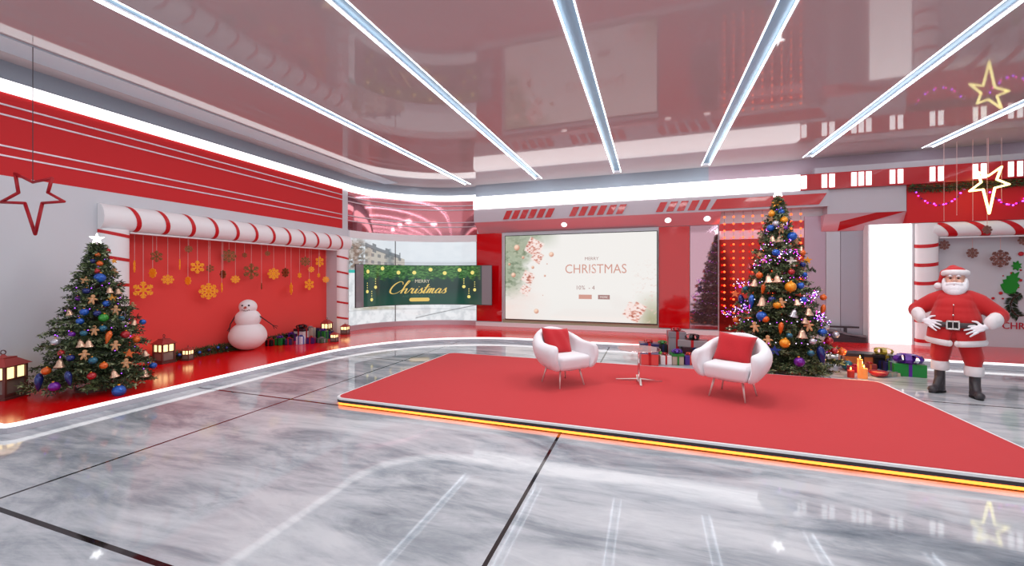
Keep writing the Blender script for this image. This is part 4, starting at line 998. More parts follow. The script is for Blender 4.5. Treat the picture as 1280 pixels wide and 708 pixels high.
c0 = on_y(1252.5, 407, YB); hh = on_y(1252.5, 402.5, YB).z - on_y(1252.5, 411.5, YB).z
V, F = text_pts('CHRISTMAS', hh * 6.0); V = V - (V[:, 0].min(), 0)
me = bpy.data.meshes.new('wall_lettering'); me.from_pydata([(c0.x + a, YB - .012, c0.z + b) for a, b in V * (1, 1.15)], [], F); me.update()
t = empty('wall_lettering', (c0.x, YB, c0.z), 0, 'red capital lettering CHRISTMAS on the white wall, cut by the picture edge', 'lettering')
o = link('letters', me, M['letter'], t); o.matrix_parent_inverse = Matrix.Translation((c0.x, YB, c0.z)).inverted()
sl = o.modifiers.new('s', 'SOLIDIFY'); sl.thickness = .011; sl.offset = 0
# red hanging light curtain --------------------------------------------------
lc = empty('light_curtain', (0, 0, 0), 0, 'curtain of hanging warm red fairy lights left of the tall tree', 'light curtain')
yc_ = HY + .0; yc_ = 11.3
for i, px in enumerate([905.5, 917, 929, 941, 953, 965, 977, 989, 1001]):
    x = on_y(px, 346, yc_).x; sw = empty('light_strand', (x, yc_, z_f), 0); sw.parent = lc; tag(sw)
    mb = MB(); mb.cone((0, 0, -.0), (0, 0, -2.55), .003, .003, 5); mb.build('wire', M['twig'], sw)
    mb = MB()
    for k in range(15): mb.sph((0, 0, -.14 - k * .171), .026, 8, 6)
    tag(mb.build('bulbs', M['fairyo'], sw), kind='stuff')

# ================================================================ ARMCHAIRS
def armchair(p, ang, lab):
    """local front = -Y"""
    t = empty('armchair', p, ang + PI / 2, lab, 'armchair', 'white armchairs on the carpet')
    NU, NS = 44, 20; mb = MB(); rings = []
    for i in range(NU + 1):
        u = i / NU; a = -1 + 2 * u; th = a * 2.02; back = math.cos(th) * .5 + .5            # th=0 at the back
        k = abs(a)
        top = .575 + .175 * max(0, math.cos(min(PI / 2, abs(th) * .92))) ** 1.3
        bot = .235
        # centre line in plan
        rx, ry = .355, .34
        cx = rx * math.sin(th); cy = ry * math.cos(th)
        if abs(th) > PI / 2: e = (abs(th) - PI / 2); cx = math.copysign(rx - .03 * e, th); cy = -e * .84
        n = Vector((math.sin(th), math.cos(th), 0))
        if abs(th) > PI / 2: n = Vector((math.copysign(1, th), -.1, 0)).normalized()
        cap = 1
        if k > .965: cap = math.sqrt(max(0.0, 1 - ((k - .965) / .035) ** 2)) * .6 + .4
        hw = .074 * cap
        zc, hz = (top + bot) / 2, (top - bot) / 2 * (.86 + .14 * cap)
        rg = []
        for j in range(NS):
            q = 2 * PI * j / NS; cq, sq = math.cos(q), math.sin(q)
            x = math.copysign(abs(cq) ** .8, cq) * hw * (1.12 if sq > 0 else 1); z = math.copysign(abs(sq) ** .55, sq) * hz
            f = (z + hz) / (2 * hz); off = -(.11 if abs(th) < PI / 2 else .11 - .16 * (abs(th) - PI / 2)) * (1 - f) ** 1.8 + .0 + .05 * math.sin(f * PI)
            rg.append(mb.bm.verts.new(Vector((cx, cy, zc + z)) + n * (x + off)))
        rings.append(rg)
    for A, B in zip(rings, rings[1:]):
        for j in range(NS): mb.bm.faces.new((A[j], A[(j + 1) % NS], B[(j + 1) % NS], B[j]))
    mb.bm.faces.new(rings[0][::-1]); mb.bm.faces.new(rings[-1]); bmesh.ops.recalc_face_normals(mb.bm, faces=mb.bm.faces[:])
    sh = mb.build('backrest_shell', M['chair'], t, smooth=True); ss = sh.modifiers.new('s', 'SUBSURF'); ss.levels = 1; ss.render_levels = 1
    mb = MB(); mb.box((-.285, -.36, .235), (.285, .26, .42), .055, 4)
    for v in mb.bm.verts:
        f = (v.co.z - .235) / .19; v.co.x *= .92 + .08 * f; v.co.y = v.co.y * (.95 + .05 * f)
        if v.co.z > .38: v.co.z += .02 * (1 - (v.co.x / .29) ** 2) * (1 - (v.co.y / .37) ** 2)
    mb.build('seat_cushion', M['chair'], t, smooth=True)
    mb = MB(); mb.lathe([(.12, .20), (.25, .215), (.27, .235), (.2, .25)], seg=24); mb.build('underframe', M['seam'], t, smooth=True)
    for sx in (-1, 1):
        for sy_ in (-1, 1):
            mb = MB(); mb.cone((sx * .17, sy_ * .17 - .02, .245), (sx * .225, sy_ * .235 - .02, 0), .017, .009, 12); mb.build('leg', M['leg'], t, smooth=True)
    return t
def pillow(p, rot, w, lab):
    n = 16; mb = MB()
    top = []; 
    for s in (1, -1):
        G = []
        for i in range(n + 1):
            row = []
            for j in range(n + 1):
                x = -1 + 2 * i / n; z = -1 + 2 * j / n; e = max(0, (1 - x ** 4)) * max(0, (1 - z ** 4)); pin = 1 - .10 * (1 - abs(x) ** 2) * z * z - .0; pin2 = 1 - .10 * (1 - z * z) * x * x
                th = .085 * e ** .5 * (1 + .08 * math.sin(x * 7 + z * 3) )
                row.append(mb.bm.verts.new((x * w / 2 * pin2, s * th, z * w * .44 * pin)))
            G.append(row)
        for i in range(n):
            for j in range(n):
                f = (G[i][j], G[i + 1][j], G[i + 1][j + 1], G[i][j + 1]); mb.bm.faces.new(f if s < 0 else f[::-1])
    bmesh.ops.remove_doubles(mb.bm, verts=mb.bm.verts[:], dist=.0005); bmesh.ops.recalc_face_normals(mb.bm, faces=mb.bm.faces[:])
    o = mb.build('throw_pillow', M['pillow'], smooth=True); o.location = p; o.rotation_euler = rot; tag(o, lab, 'pillow', 'red pillows on the armchairs'); return o
def chair_at(cx, cy, ang, lab, plab):
    armchair((cx, cy, ZT), ang, lab).scale = (.92, .92, 1.02)
    a = ang + PI / 2; R_ = Matrix.Rotation(a, 3, 'Z'); q = R_ @ Vector((-.02, .09, .425 + .15)) + Vector((cx, cy, ZT))
    pillow(q, (math.radians(-24), math.radians(5), a), .46, plab)
chair_at(-1.17, 5.63, math.radians(-42), 'white rounded armchair left of the glass table, facing right', 'red square pillow leaning in the left armchair')
chair_at(1.0, 5.73, math.radians(-118), 'white rounded armchair right of the glass table, before the tall tree', 'red square pillow leaning in the right armchair')

# glass table
t = empty('side_table', (-.147, 6.1, ZT), .12, 'small round glass side table with thin metal stem between the armchairs', 'side table')
mb = MB(); mb.lathe([(.001, .46), (.29, .46), (.293, .464), (.29, .468), (.001, .468)], seg=48); mb.build('glass_top', M['glasstop'], t)
mb = MB(); mb.tube([(.293 * math.cos(k * PI / 24), .293 * math.sin(k * PI / 24), .464) for k in range(48)], .005, 6, True); mb.build('rim', M['chrome'], t, smooth=True)
mb = MB(); mb.cone((0, 0, .03), (0, 0, .458), .014, .014, 16); mb.build('stem', M['chrome'], t, smooth=True)
for k in range(4):
    mb = MB(); mb.prism([(-.03, 0, 0.001), (.03, 0, 0.001), (.012, .32, 0.001), (-.012, .32, 0.001)], (0, 0, .014)); 
    for v in mb.bm.verts:
        if v.co.z > .01 and v.co.y < .1: v.co.z += .02
    o = mb.build('foot', M['chrome'], t); o.rotation_euler = (0, 0, k * PI / 2)
mb = MB(); mb.cone((0, 0, .455), (0, 0, .4595), .06, .06, 20); mb.build('top_plate', M['chrome'], t)

# ================================================================ TREES
EXPO = 1.0
def fir_tree(base, H, R, z0, seed, lab, dens=1.0, wd=.0055):
    r = np.random.default_rng(seed); t = empty('christmas_tree', base, 0, lab, 'christmas tree')
    mb = MB(); mb.cone((0, 0, .0), (0, 0, H * .97), .05 * H / 2, .008, 12); mb.build('trunk', M['bark'], t)
    mb = MB(); mb.lathe([(.001, 0), (.2, 0), (.2, .03), (.05, .05), (.05, .12), (.001, .12)], seg=20); mb.build('tree_stand', M['lframe'], t)
    P = []; D = []; Ls = []; K = []
    nb = int(210 * dens); tw = MB()
    for i in range(nb):
        f = ((i + .5) / nb) ** 1.25; z = z0 + (H * .98 - z0) * f
        if f > .985: f = .985
        Rz = R * (1 - (z - z0) / (H - z0)) ** EXPO + .03; L = Rz * r.uniform(.80, 1.1); a = i * 2.39996 + r.normal() * .15
        el0 = -.10 + .75 * f ** 2 + r.normal() * .05; droop = -.22 * (1 - f)
        d0 = np.array((math.cos(a), math.sin(a), 0)); side = np.array((-math.sin(a), math.cos(a), 0)); up = np.array((0, 0, 1.))
        n = max(4, int(L / .05)); cur = np.array((0, 0, z + .03)); pts = [cur.copy()]
        for k in range(n):
            e = el0 + droop * math.sin(k / n * PI) + .25 * (k / n) ** 2; cur = cur + (d0 * math.cos(e) + up * math.sin(e)) * (L / n); pts.append(cur.copy())
        tw.tube([Vector(p) for p in pts[::2]] if len(pts[::2]) > 1 else [Vector(pts[0]), Vector(pts[-1])], .006, 4, caps=False)
        def add(p, q, k_needle, nl):
            v = q - p; l = np.linalg.norm(v)
            if l < 1e-5: return
            v = v / l; m = int(l * 150 * k_needle) + 2
            tt = r.random(m); base_ = p + v * l * tt[:, None]; rad = r.normal(size=(m, 3)); rad[:, 2] *= .55; rad -= v * (rad @ v)[:, None]; rad /= np.linalg.norm(rad, axis=1)[:, None]
            dd = rad + v * .75; dd /= np.linalg.norm(dd, axis=1)[:, None]
            P.append(base_); D.append(dd); Ls.append(nl * r.uniform(.7, 1.2, m)); c = r.random()
            kk = np.full(m, 0 if c < .50 else (1 if c < .86 else 2)); sw_ = r.random(m) < .2; kk[sw_] = r.integers(0, 3, sw_.sum()); K.append(kk)
        for k in range(1, n + 1):
            fr = k / n
            if fr > .3: add(pts[k - 1], pts[k], 1.0, .048)
            if fr > .22:
                for s in (-1, 1):
                    tl = (1.03 - fr) * L * .36 + .05; v = (side * s * .85 + d0 * .62 + up * r.normal() * .18); v /= np.linalg.norm(v)
                    q0 = pts[k]; q1 = q0 + v * tl * r.uniform(.75, 1.15); q1 = q1 - up * .03; add(q0, q1, .75, .045)
    # crown tip
    for k in range(5): add(np.array((0, 0, H * .9)), np.array((r.normal() * .03, r.normal() * .03, H)), 1.2, .05)
    P = np.concatenate(P); D = np.concatenate(D); Ls = np.concatenate(Ls); K = np.concatenate(K)
    Q = needles(P, D, Ls, wd, None, seed + 1)
    foliage_mesh('needles', Q, K, [M['needle1'], M['needle2'], M['needle3']], t); tw.build('branches', M['bark'], t)
    print('needles', len(P)); return t
T1 = Vector((-6.98, 3.33, ZP)); H1, R1, z1_ = 1.93, .60, .17
T2 = Vector((2.11, 8.15, 0)); H2, R2, z2_ = 2.97, .86, .2
fir_tree(T1, H1, R1, z1_, 31, 'shorter decorated green fir tree on the red platform at the left', .95, .0075)
fir_tree(T2, H2, R2, z2_, 47, 'tall richly decorated fir tree behind the right armchair', 1.25, .0085)

def bauble_bm(r, sq=1):
    mb = MB(); mb.sph((0, 0, 0), (r, r, r * sq), 16, 12); mb.mi = 1; mb.cone((0, 0, r * sq * .95), (0, 0, r * sq * 1.18), r * .22, r * .2, 10); return mb
def proto(kind, m, s):
    if kind == 'ball': return bauble_bm(s), [m, M['ogold']]
    if kind == 'drop':
        mb = MB(); mb.lathe([(.001, -s * 2.1), (s * .28, -s * 1.5), (s * .5, -s * .6), (s * .55, 0), (s * .35, s * .6), (.001, s * .85)], seg=14); return mb, [m]
    if kind == 'bell':
        mb = MB(); mb.lathe([(s * 1.0, -s * .9), (s * .98, -s * .8), (s * .66, -s * .35), (s * .5, s * .3), (s * .34, s * .62), (.001, s * .75)], seg=18); mb.sph((0, 0, -s * .95), s * .22, 8, 6); mb.tube([(s * .16 * math.cos(k * PI / 4), 0, s * .88 + s * .16 * math.sin(k * PI / 4)) for k in range(8)], s * .04, 5, True); return mb, [m]
    if kind == 'star':
        mb = MB(); mb.prism([((s * 1.15 if k % 2 == 0 else s * .5) * math.sin(k * PI / 5), -s * .12, (s * 1.15 if k % 2 == 0 else s * .5) * math.cos(k * PI / 5)) for k in range(10)], (0, s * .24, 0)); return mb, [m]
    if kind == 'man':
        mb = MB(); th = s * .16
        mb.sph((0, 0, s * .75), (s * .38, th, s * .38), 14, 8); mb.sph((0, 0, 0), (s * .42, th * 1.05, s * .6), 14, 8)
        for sg in (-1, 1):
            mb.sph((sg * s * .52, 0, s * .18), (s * .42, th, s * .2), 12, 8, Matrix.Rotation(sg * .25, 4, 'Y')); mb.sph((sg * s * .3, 0, -s * .62), (s * .22, th, s * .46), 12, 8, Matrix.Rotation(-sg * .25, 4, 'Y'))
        mb.mi = 1
        for z in (.2, -.05, -.3): mb.sph((0, -th * 1.0, s * z), s * .06, 6, 4)
        for x in (-.12, .12): mb.sph((x * s, -th * .9, s * .82), s * .045, 6, 4)
        return mb, [m, M['icing']]
KN = {'ball': ('bauble', 'ball'), 'drop': ('drop_ornament', 'drop'), 'bell': ('bell_ornament', 'bell'), 'star': ('star_ornament', 'star'), 'man': ('gingerbread_ornament', 'gingerbread man')}
CT = {'ball': 'bauble', 'drop': 'ornament', 'bell': 'bell', 'star': 'star', 'man': 'gingerbread man'}
orn_list = []; pcache = {}
def orn(T, H, R, z0, px, py, kind, mk, col, s, which, frac=.97):
    # march along the sight line until the crown's outer surface
    r_ = ray(px, py); tt = 1.0; hit = None; o0 = Vector((0, 0, EYE)); best = None
    while tt < 14:
        p = o0 + r_ * tt; z = p.z - T.z; d = math.hypot(p.x - T.x, p.y - T.y); Rz = (R * max(0, 1 - (z - z0) / (H - z0)) ** EXPO + .03) * frac if z < H else 0
        if best is None or d - Rz < best[0]: best = (d - Rz, p.copy())
        if d < Rz: hit = p; break
        tt += .01
    p = hit or best[1]
    if not hit:
        v = Vector((p.x - T.x, p.y - T.y, 0))
    key = (kind, mk, s)
    if key not in pcache:
        mb, mats = proto(kind, M[mk], s); o = mb.build(KN[kind][0], mats, smooth=kind != 'star'); pcache[key] = o.data
    else: o = bpy.data.objects.new(KN[kind][0], pcache[key]); COL.objects.link(o)
    o.location = p; a = math.atan2(p.y - T.y, p.x - T.x); o.rotation_euler = (random.uniform(-.12, .12), random.uniform(-.2, .2), -math.atan2(p.x, p.y) * .7 + random.uniform(-.25, .25))
    orn_list.append([o, kind, col, which, (p.z - T.z) / H, px - (124 if which == 'left' else 975), (px, py)])
def OL(*a): orn(T1, H1, R1, z1_, *a[:2], a[2], a[3], a[4], a[5], 'left', .97)
def OR(*a): orn(T2, H2, R2, z2_, *a[:2], a[2], a[3], a[4], a[5], 'tall', .97)
q = lambda x, y: (40 + x / 3.217, 280 + y / 3.217)
B_, Nv, G_, O_, C__, Be, Sv, Pu, Te, Rd, Gr = ('oblue', 'blue'), ('onavy', 'navy'), ('ogold', 'golden'), ('oorange', 'orange'), ('cookie', 'brown'), ('bell', 'rose-gold'), ('osilver', 'silver'), ('opurple', 'purple'), ('oteal', 'teal'), ('ored', 'red'), ('ogreen', 'green')
LEFT = [(273, 217, 'ball', B_, .062), (328, 195, 'man', C__, .058), (242, 305, 'man', C__, .058), (323, 300, 'star', G_, .052), (336, 348, 'man', C__, .062), (288, 378, 'ball', Gr, .052), (250, 430, 'man', C__, .058), (310, 445, 'drop', O_, .06),
 (218, 270, 'ball', Nv, .04), (300, 320, 'ball', B_, .04), (210, 355, 'ball', B_, .045), (193, 392, 'ball', B_, .04), (208, 440, 'ball', Te, .038), (262, 360, 'ball', Nv, .04), (215, 228, 'star', C__, .05), (312, 265, 'bell', Be, .045), (345, 270, 'bell', Be, .045),
 (195, 480, 'bell', Be, .05), (228, 480, 'bell', Be, .05), (112, 560, 'bell', Be, .055), (452, 600, 'bell', Be, .055), (335, 490, 'man', C__, .06), (210, 528, 'man', C__, .058), (378, 562, 'man', C__, .06), (390, 522, 'star', O_, .055), (350, 672, 'ball', B_, .072),
 (57, 592, 'ball', O_, .045), (27, 622, 'drop', Nv, .075), (90, 655, 'ball', Pu, .055), (145, 610, 'drop', Nv, .065), (288, 570, 'ball', O_, .042), (245, 550, 'ball', Te, .045), (330, 602, 'bell', Be, .05), (285, 420, 'ball', Te, .04), (95, 475, 'ball', Sv, .045), (150, 355, 'bell', Be, .042),
 (160, 445, 'ball', Pu, .035), (410, 395, 'bell', Be, .045), (405, 330, 'man', C__, .05), (445, 395, 'ball', B_, .04), (420, 465, 'ball', O_, .042), (455, 520, 'bell', Be, .045), (375, 445, 'ball', Rd, .05), (303, 108, 'ball', Rd, .035), (265, 125, 'ball', O_, .03), (245, 150, 'ball', Nv, .032),
 (272, 160, 'ball', O_, .035), (262, 190, 'ball', Rd, .034), (487, 570, 'ball', B_, .045), (330, 150, 'star', G_, .035), (360, 380, 'ball', Te, .035), (185, 300, 'ball', Pu, .03), (155, 540, 'ball', Nv, .04), (240, 612, 'ball', Rd, .045), (118, 520, 'ball', Rd, .035)]
for x, y, k, (mk, col), s in LEFT: OL(*q(x, y), k, mk, col, s)
q1 = lambda x, y: (885 + x / 5.444, 230 + y / 5.444); q2 = lambda x, y: (885 + x / 5.444, 350 + y / 5.444)
R_A = [(467, 132, 'star', G_, .07), (436, 203, 'ball', G_, .06), (518, 248, 'ball', G_, .06), (497, 190, 'ball', B_, .055), (462, 270, 'ball', Sv, .055), (425, 300, 'ball', B_, .06), (500, 305, 'man', C__, .075), (365, 350, 'bell', Be, .06), (438, 372, 'bell', Be, .065), (487, 375, 'bell', Be, .065),
 (572, 357, 'ball', B_, .075), (462, 467, 'ball', B_, .06), (383, 510, 'man', C__, .075), (570, 530, 'man', ('icing', 'cream'), .08), (640, 470, 'ball', O_, .055), (678, 520, 'star', G_, .06), (285, 558, 'bell', Rd, .06), (350, 622, 'ball', O_, .055), (412, 645, 'bell', Be, .075), (470, 645, 'bell', Be, .075), (568, 600, 'ball', Rd, .05),
 (645, 550, 'ball', Nv, .045), (655, 618, 'ball', B_, .045), (318, 672, 'bell', Be, .07), (632, 440, 'bell', Be, .05), (525, 300, 'ball', Pu, .04), (380, 695, 'drop', O_, .07), (600, 395, 'man', C__, .055), (350, 480, 'star', C__, .05), (430, 240, 'star', C__, .05)]
R_B = [(562, 48, 'ball', G_, .085), (630, 40, 'ball', B_, .055), (225, 128, 'drop', Nv, .09), (297, 128, 'drop', B_, .085), (370, 145, 'bell', Be, .085), (435, 135, 'ball', Nv, .055), (470, 172, 'ball', G_, .06), (500, 158, 'man', C__, .075), (185, 95, 'star', O_, .07), (585, 225, 'bell', Sv, .07), (685, 215, 'bell', Be, .07),
 (660, 275, 'bell', Be, .055), (365, 248, 'ball', B_, .08), (392, 268, 'ball', O_, .055), (320, 322, 'man', C__, .08), (498, 312, 'drop', O_, .07), (640, 365, 'bell', Be, .08), (685, 315, 'man', C__, .08), (522, 432, 'ball', G_, .075), (408, 415, 'man', C__, .08), (455, 482, 'star', B_, .08), (712, 420, 'ball', Sv, .05), (768, 490, 'drop', Nv, .11),
 (622, 560, 'ball', Pu, .075), (785, 190, 'drop', O_, .07), (785, 120, 'ball', O_, .05), (795, 320, 'ball', Sv, .06), (780, 358, 'ball', B_, .065), (822, 415, 'ball', Rd, .06), (860, 485, 'ball', Rd, .05), (870, 375, 'ball', Sv, .05), (912, 490, 'ball', O_, .06), (190, 275, 'ball', O_, .05), (150, 325, 'bell', Be, .05), (605, 150, 'bell', Be, .06), (650, 135, 'ball', B_, .05), (255, 60, 'ball', Te, .05), (555, 380, 'ball', Te, .045), (340, 560, 'ball', Rd, .05), (700, 500, 'ball', Te, .05)]
for x, y, k, (mk, col), s in R_A: OR(*q1(x, y), k, mk, col, s)
for x, y, k, (mk, col), s in R_B: OR(*q2(x, y), k, mk, col, s)
# a label for each ornament: colour, kind, which tree, height and side
def tier(h): return 'near the top' if h > .78 else 'in the upper part' if h > .56 else 'at mid height' if h > .36 else 'in the lower part' if h > .17 else 'at the bottom'
def side(dx, h):
    w = (1 - h) * 75 + 8; f = dx / w
    return 'on the left edge' if f < -.62 else 'centre left' if f < -.18 else 'centre' if f < .2 else 'centre right' if f < .62 else 'on the right edge'
groups = {}
for e in orn_list:
    lab = '%s %s %s of the %s tree, %s' % (e[2] + (' glass' if e[1] == 'drop' else ''), KN[e[1]][1], tier(e[4]), e[3], side(e[5], e[4])); groups.setdefault(lab, []).append(e)
for lab, es_ in groups.items():
    es_.sort(key=lambda e: e[6][1]); n = len(es_); wds = {1: [''], 2: [', upper one', ', lower one'], 3: [', highest', ', middle', ', lowest']}.get(n)
    for i, e in enumerate(es_): tag(e[0], lab + (wds[i] if wds else ''), CT[e[1]], '%ss on the %s tree' % (KN[e[1]][1], e[3]))
# toppers
for T, H, s, lab in ((T1, H1, .075, 'glowing white star on top of the left tree'), (T2, H2, .11, 'glowing white star on top of the tall tree')):
    t = empty('tree_topper', (T.x, T.y, T.z + H + s * 1.0), -math.atan2(T.x, T.y), lab, 'star')
    mb = MB(); mb.prism([((s if k % 2 == 0 else s * .42) * math.sin(k * PI / 5), -s * .12, (s if k % 2 == 0 else s * .42) * math.cos(k * PI / 5)) for k in range(10)], (0, s * .24, 0)); mb.build('star', M['topper'], t)
    mb = MB(); mb.cone((0, 0, -s * 1.1), (0, 0, -s * .3), .01, .008, 8); mb.build('holder', M['metalw'], t)
# fairy lights wound round the trees
def spiral(T, H, R, z0, turns, n, f=1.0, a0=0):
    pts = []
    for k in range(n):
        u = k / (n - 1); z = z0 + .08 + (H - z0 - .15) * (1 - (1 - u) ** 1.15); Rz = R * (1 - (z - z0) / (H - z0)) ** EXPO * f; a = a0 + u * turns * 2 * PI
        pts.append(Vector((T.x + Rz * math.cos(a), T.y + Rz * math.sin(a), T.z + z + .03 * math.sin(k * 1.7))))
    return pts
wm = mat('dark_wire', (30, 40, 34), .6)
fairy('string_light', spiral(T1, H1, R1, z1_, 6, 200, .93), [M['fairyp'], M['fairyw'], M['onavy']], wm, 'purple fairy light string wound around the left tree', .0055, every=3)
fairy('string_light', spiral(T2, H2, R2, z2_, 8.5, 460, .97), [M['fairyp'], M['fairyw'], M['fairyp'], M['fairyw'], M['fairym']], wm, 'purple and white fairy light string wound around the tall tree', .0065)
def clump(T, H, R, z0, cents, n, m, lab):
    pts = []
    for px, py, rp in cents:
        for k in range(n):
            r_ = ray(px + random.gauss(0, rp), py + random.gauss(0, rp * .6)); tt = 2.; o0 = Vector((0, 0, EYE)); best = (9, None)
            while tt < 12:
                p = o0 + r_ * tt; z = p.z - T.z; d = math.hypot(p.x - T.x, p.y - T.y); Rz = (R * max(0, 1 - (z - z0) / (H - z0)) ** EXPO + .03)
                if d - Rz < best[0]: best = (d - Rz, p.copy())
                if d < Rz: break
                tt += .02
            pts.append(best[1])
    return pts
pts = clump(T2, H2, R2, z2_, [(925, 388, 5), (912, 392, 4), (932, 384, 5), (1008, 375, 5), (1018, 368, 4), (1024, 394, 4), (1030, 402, 5), (955, 324, 4), (976, 318, 4), (990, 314, 4), (924, 356, 4)], 22, None, '')
fairy('string_light', pts, [M['fairyp'], M['fairyw'], M['fairyp'], M['fairyw'], M['fairym']], wm, 'bunched purple and white fairy lights at the edges of the tall tree', .0068)

# ================================================================ SANTA
sp = (3.93, 7.14, 0); sr = math.radians(-33)
sa = empty('person', sp, sr, 'person in red fur-trimmed suit and red hat, white beard, hands resting on belt', 'person'); sa.scale = (.74, .86, 1)
V3 = Vector
Hl, Hr = V3((-.41, -.20, 1.03)), V3((.40, -.22, 1.00))
def hand_shapes(w, sgn, dirv):
    """palm + four fingers + thumb; w wrist, dirv pointing to fingertips"""
    d = V3(dirv).normalized(); nrm = V3((sgn * -.35, -1, .15)).normalized(); sd = d.cross(nrm).normalized() * (1 if sgn > 0 else -1)
    if sd.z < 0: sd = -sd            # sd points to the thumb side (up)
    nrm = (nrm - d * nrm.dot(d)).normalized(); out = []
    palm = w + d * .10
    out.append(('c', w, w + d * .04, .034, .034))
    out.append(('c', w + d * .05 + sd * .022, w + d * .115 + sd * .026, .026, .022)); out.append(('c', w + d * .05 - sd * .022, w + d * .115 - sd * .026, .026, .020)); out.append(('c', w + d * .05, w + d * .12, .028, .022))
    for k, (o, l) in enumerate(((.050, .125), (.018, .145), (-.016, .138), (-.048, .112))):
        b = w + d * .122 + sd * o * .9; fan = sd * (o * 4.6); m = b + (d + fan).normalized() * l * .5 + nrm * .008; e = m + (d + fan * 1.1 - nrm * .2).normalized() * l * .5
        out += [('c', b, m, .0145, .0135), ('c', m, e, .0135, .0105)]
    b = w + d * .05 + sd * .03; m = b + (d * .45 + sd * .9).normalized() * .065; e = m + (d * .9 + sd * .5).normalized() * .055
    out += [('c', b, m, .018, .015), ('c', m, e, .015, .011)]
    return out
dl, dr = V3((.97, -.36, -.30)), V3((-.95, -.34, -.33))
hl = hand_shapes(Hl + V3((.02, -.02, -.03)), -1, dl); hr = hand_shapes(Hr + V3((-.02, -.01, -.04)), 1, dr)
body = [('e', (0, -.02, 1.56), (.128, .13, .15)), ('e', (0, -.045, 1.49), (.115, .115, .09)), ('c', (0, 0, 1.34), (0, -.01, 1.48), .075, .07), ('e', (0, -.02, 1.15), (.2, .13, .2)), ('e', (0, -.04, .98), (.25, .18, .2)),
 ('c', (-.24, .02, 1.28), (-.50, .05, 1.12), .07, .06), ('c', (-.50, .05, 1.12), Hl, .055, .035), ('c', (.24, .02, 1.28), (.5, .03, 1.08), .07, .06), ('c', (.5, .03, 1.08), Hr, .055, .035),
 ('c', (-.14, -.02, .82), (-.19, .0, .45), .12, .08), ('c', (-.19, 0, .45), (-.2, .03, .12), .07, .05), ('c', (.14, -.02, .82), (.22, .0, .45), .12, .08), ('c', (.22, 0, .45), (.235, .03, .12), .07, .05),
 ('e', (0, -.155, 1.545), (.024, .034, .022)), ('e', (-.065, -.125, 1.53), (.036, .03, .03)), ('e', (.065, -.125, 1.53), (.036, .03, .03)), ('e', (0, -.128, 1.605), (.1, .03, .022)), ('c', (0, -.14, 1.59), (0, -.155, 1.555), .012, .016),
 ('e', (-.132, -.0, 1.55), (.018, .03, .04)), ('e', (.132, -.0, 1.55), (.018, .03, .04))] + hl + hr
bo = blob('body', body, .006, 2, [M['skin'], M['glove']], sa, lambda c: 1 if (c.z < 1.12 and c.y < -.13) or (abs(c.x) > .36 and c.z < 1.1) else 0)
# face details
for s in (-1, 1):
    mb = MB(); mb.sph((s * .048, -.142, 1.578), (.019, .010, .009), 12, 8); mb.build('eye', M['coal'], sa, smooth=True)
    mb = MB(); mb.tube([(s * .022, -.158, 1.602), (s * .05, -.162, 1.612), (s * .082, -.145, 1.602)], [.008, .013, .007], 8); mb.build('eyebrow', M['beard'], sa, smooth=True)
mb = MB(); mb.tube([(-.03, -.172, 1.492), (0, -.178, 1.488), (.03, -.172, 1.492)], [.004, .008, .004], 8); mb.build('mouth', mat('lips', (150, 60, 60), .5), sa, smooth=True)
bd = [('e', (0, -.09, 1.44), (.155, .105, .095)), ('e', (-.135, -.05, 1.50), (.035, .06, .085)), ('e', (.135, -.05, 1.50), (.035, .06, .085)), ('e', (-.10, -.11, 1.455), (.06, .05, .07)), ('e', (.10, -.11, 1.455), (.06, .05, .07)), ('e', (0, -.10, 1.405), (.12, .1, .075)),
      ('c', (0, -.176, 1.512), (-.085, -.155, 1.502), .018, .02), ('c', (0, -.176, 1.512), (.085, -.155, 1.502), .018, .02)]
blob('beard', bd, .008, 4, [M['beard']], sa)
# hat
ht = [('e', (0, .0, 1.655), (.142, .142, .085)), ('c', (-.03, .02, 1.66), (-.15, .03, 1.64), .10, .055), ('c', (-.15, .03, 1.64), (-.20, .0, 1.52), .05, .03)]
blob('hat', ht, .010, 5, [M['santared']], sa)
mb = MB(); P = [(.148 * math.cos(k * PI / 12), -.005 + .148 * math.sin(k * PI / 12), 1.665 - .022 * abs(math.sin(k * PI / 12)) ** 0 + .012 * math.sin(k * PI / 12 + PI) * -1 + .025 * (1 if math.sin(k * PI / 12) < 0 else .4) * abs(math.sin(k * PI / 12))) for k in range(24)]
mb.tube(P, .038, 12, True); mb.build('hat_brim', M['fur'], sa, smooth=True)
mb = MB(); mb.sph((-.215, -.02, 1.47), (.06, .05, .048), 20, 14); mb.build('pompom', M['fur'], sa, smooth=True)
# coat
coat = [('e', (0, .01, 1.20), (.29, .185, .21)), ('e', (0, -.03, 1.29), (.26, .17, .12)), ('e', (0, -.06, 1.20), (.27, .2, .16)), ('e', (0, -.05, 1.12), (.3, .235, .16)), ('e', (0, -.05, 1.02), (.335, .26, .22)), ('c', (-.17, .01, 1.30), (-.30, .02, 1.25), .12, .118), ('c', (.17, .01, 1.30), (.30, .02, 1.25), .12, .118),
 ('c', (-.30, .02, 1.25), (-.535, .05, 1.125), .118, .10), ('c', (.30, .02, 1.25), (.535, .03, 1.09), .118, .10), ('c', (-.535, .05, 1.125), (-.46, -.14, 1.06), .095, .08), ('c', (.535, .03, 1.09), (.46, -.15, 1.03), .095, .08),
 ('e', (0, -.04, .88), (.345, .25, .14)), ('e', (0, -.03, .80), (.35, .245, .10)), ('c', (0, .01, 1.30), (0, 0, 1.40), .12, .085)]
blob('coat', coat, .010, 14, [M['santared']], sa)
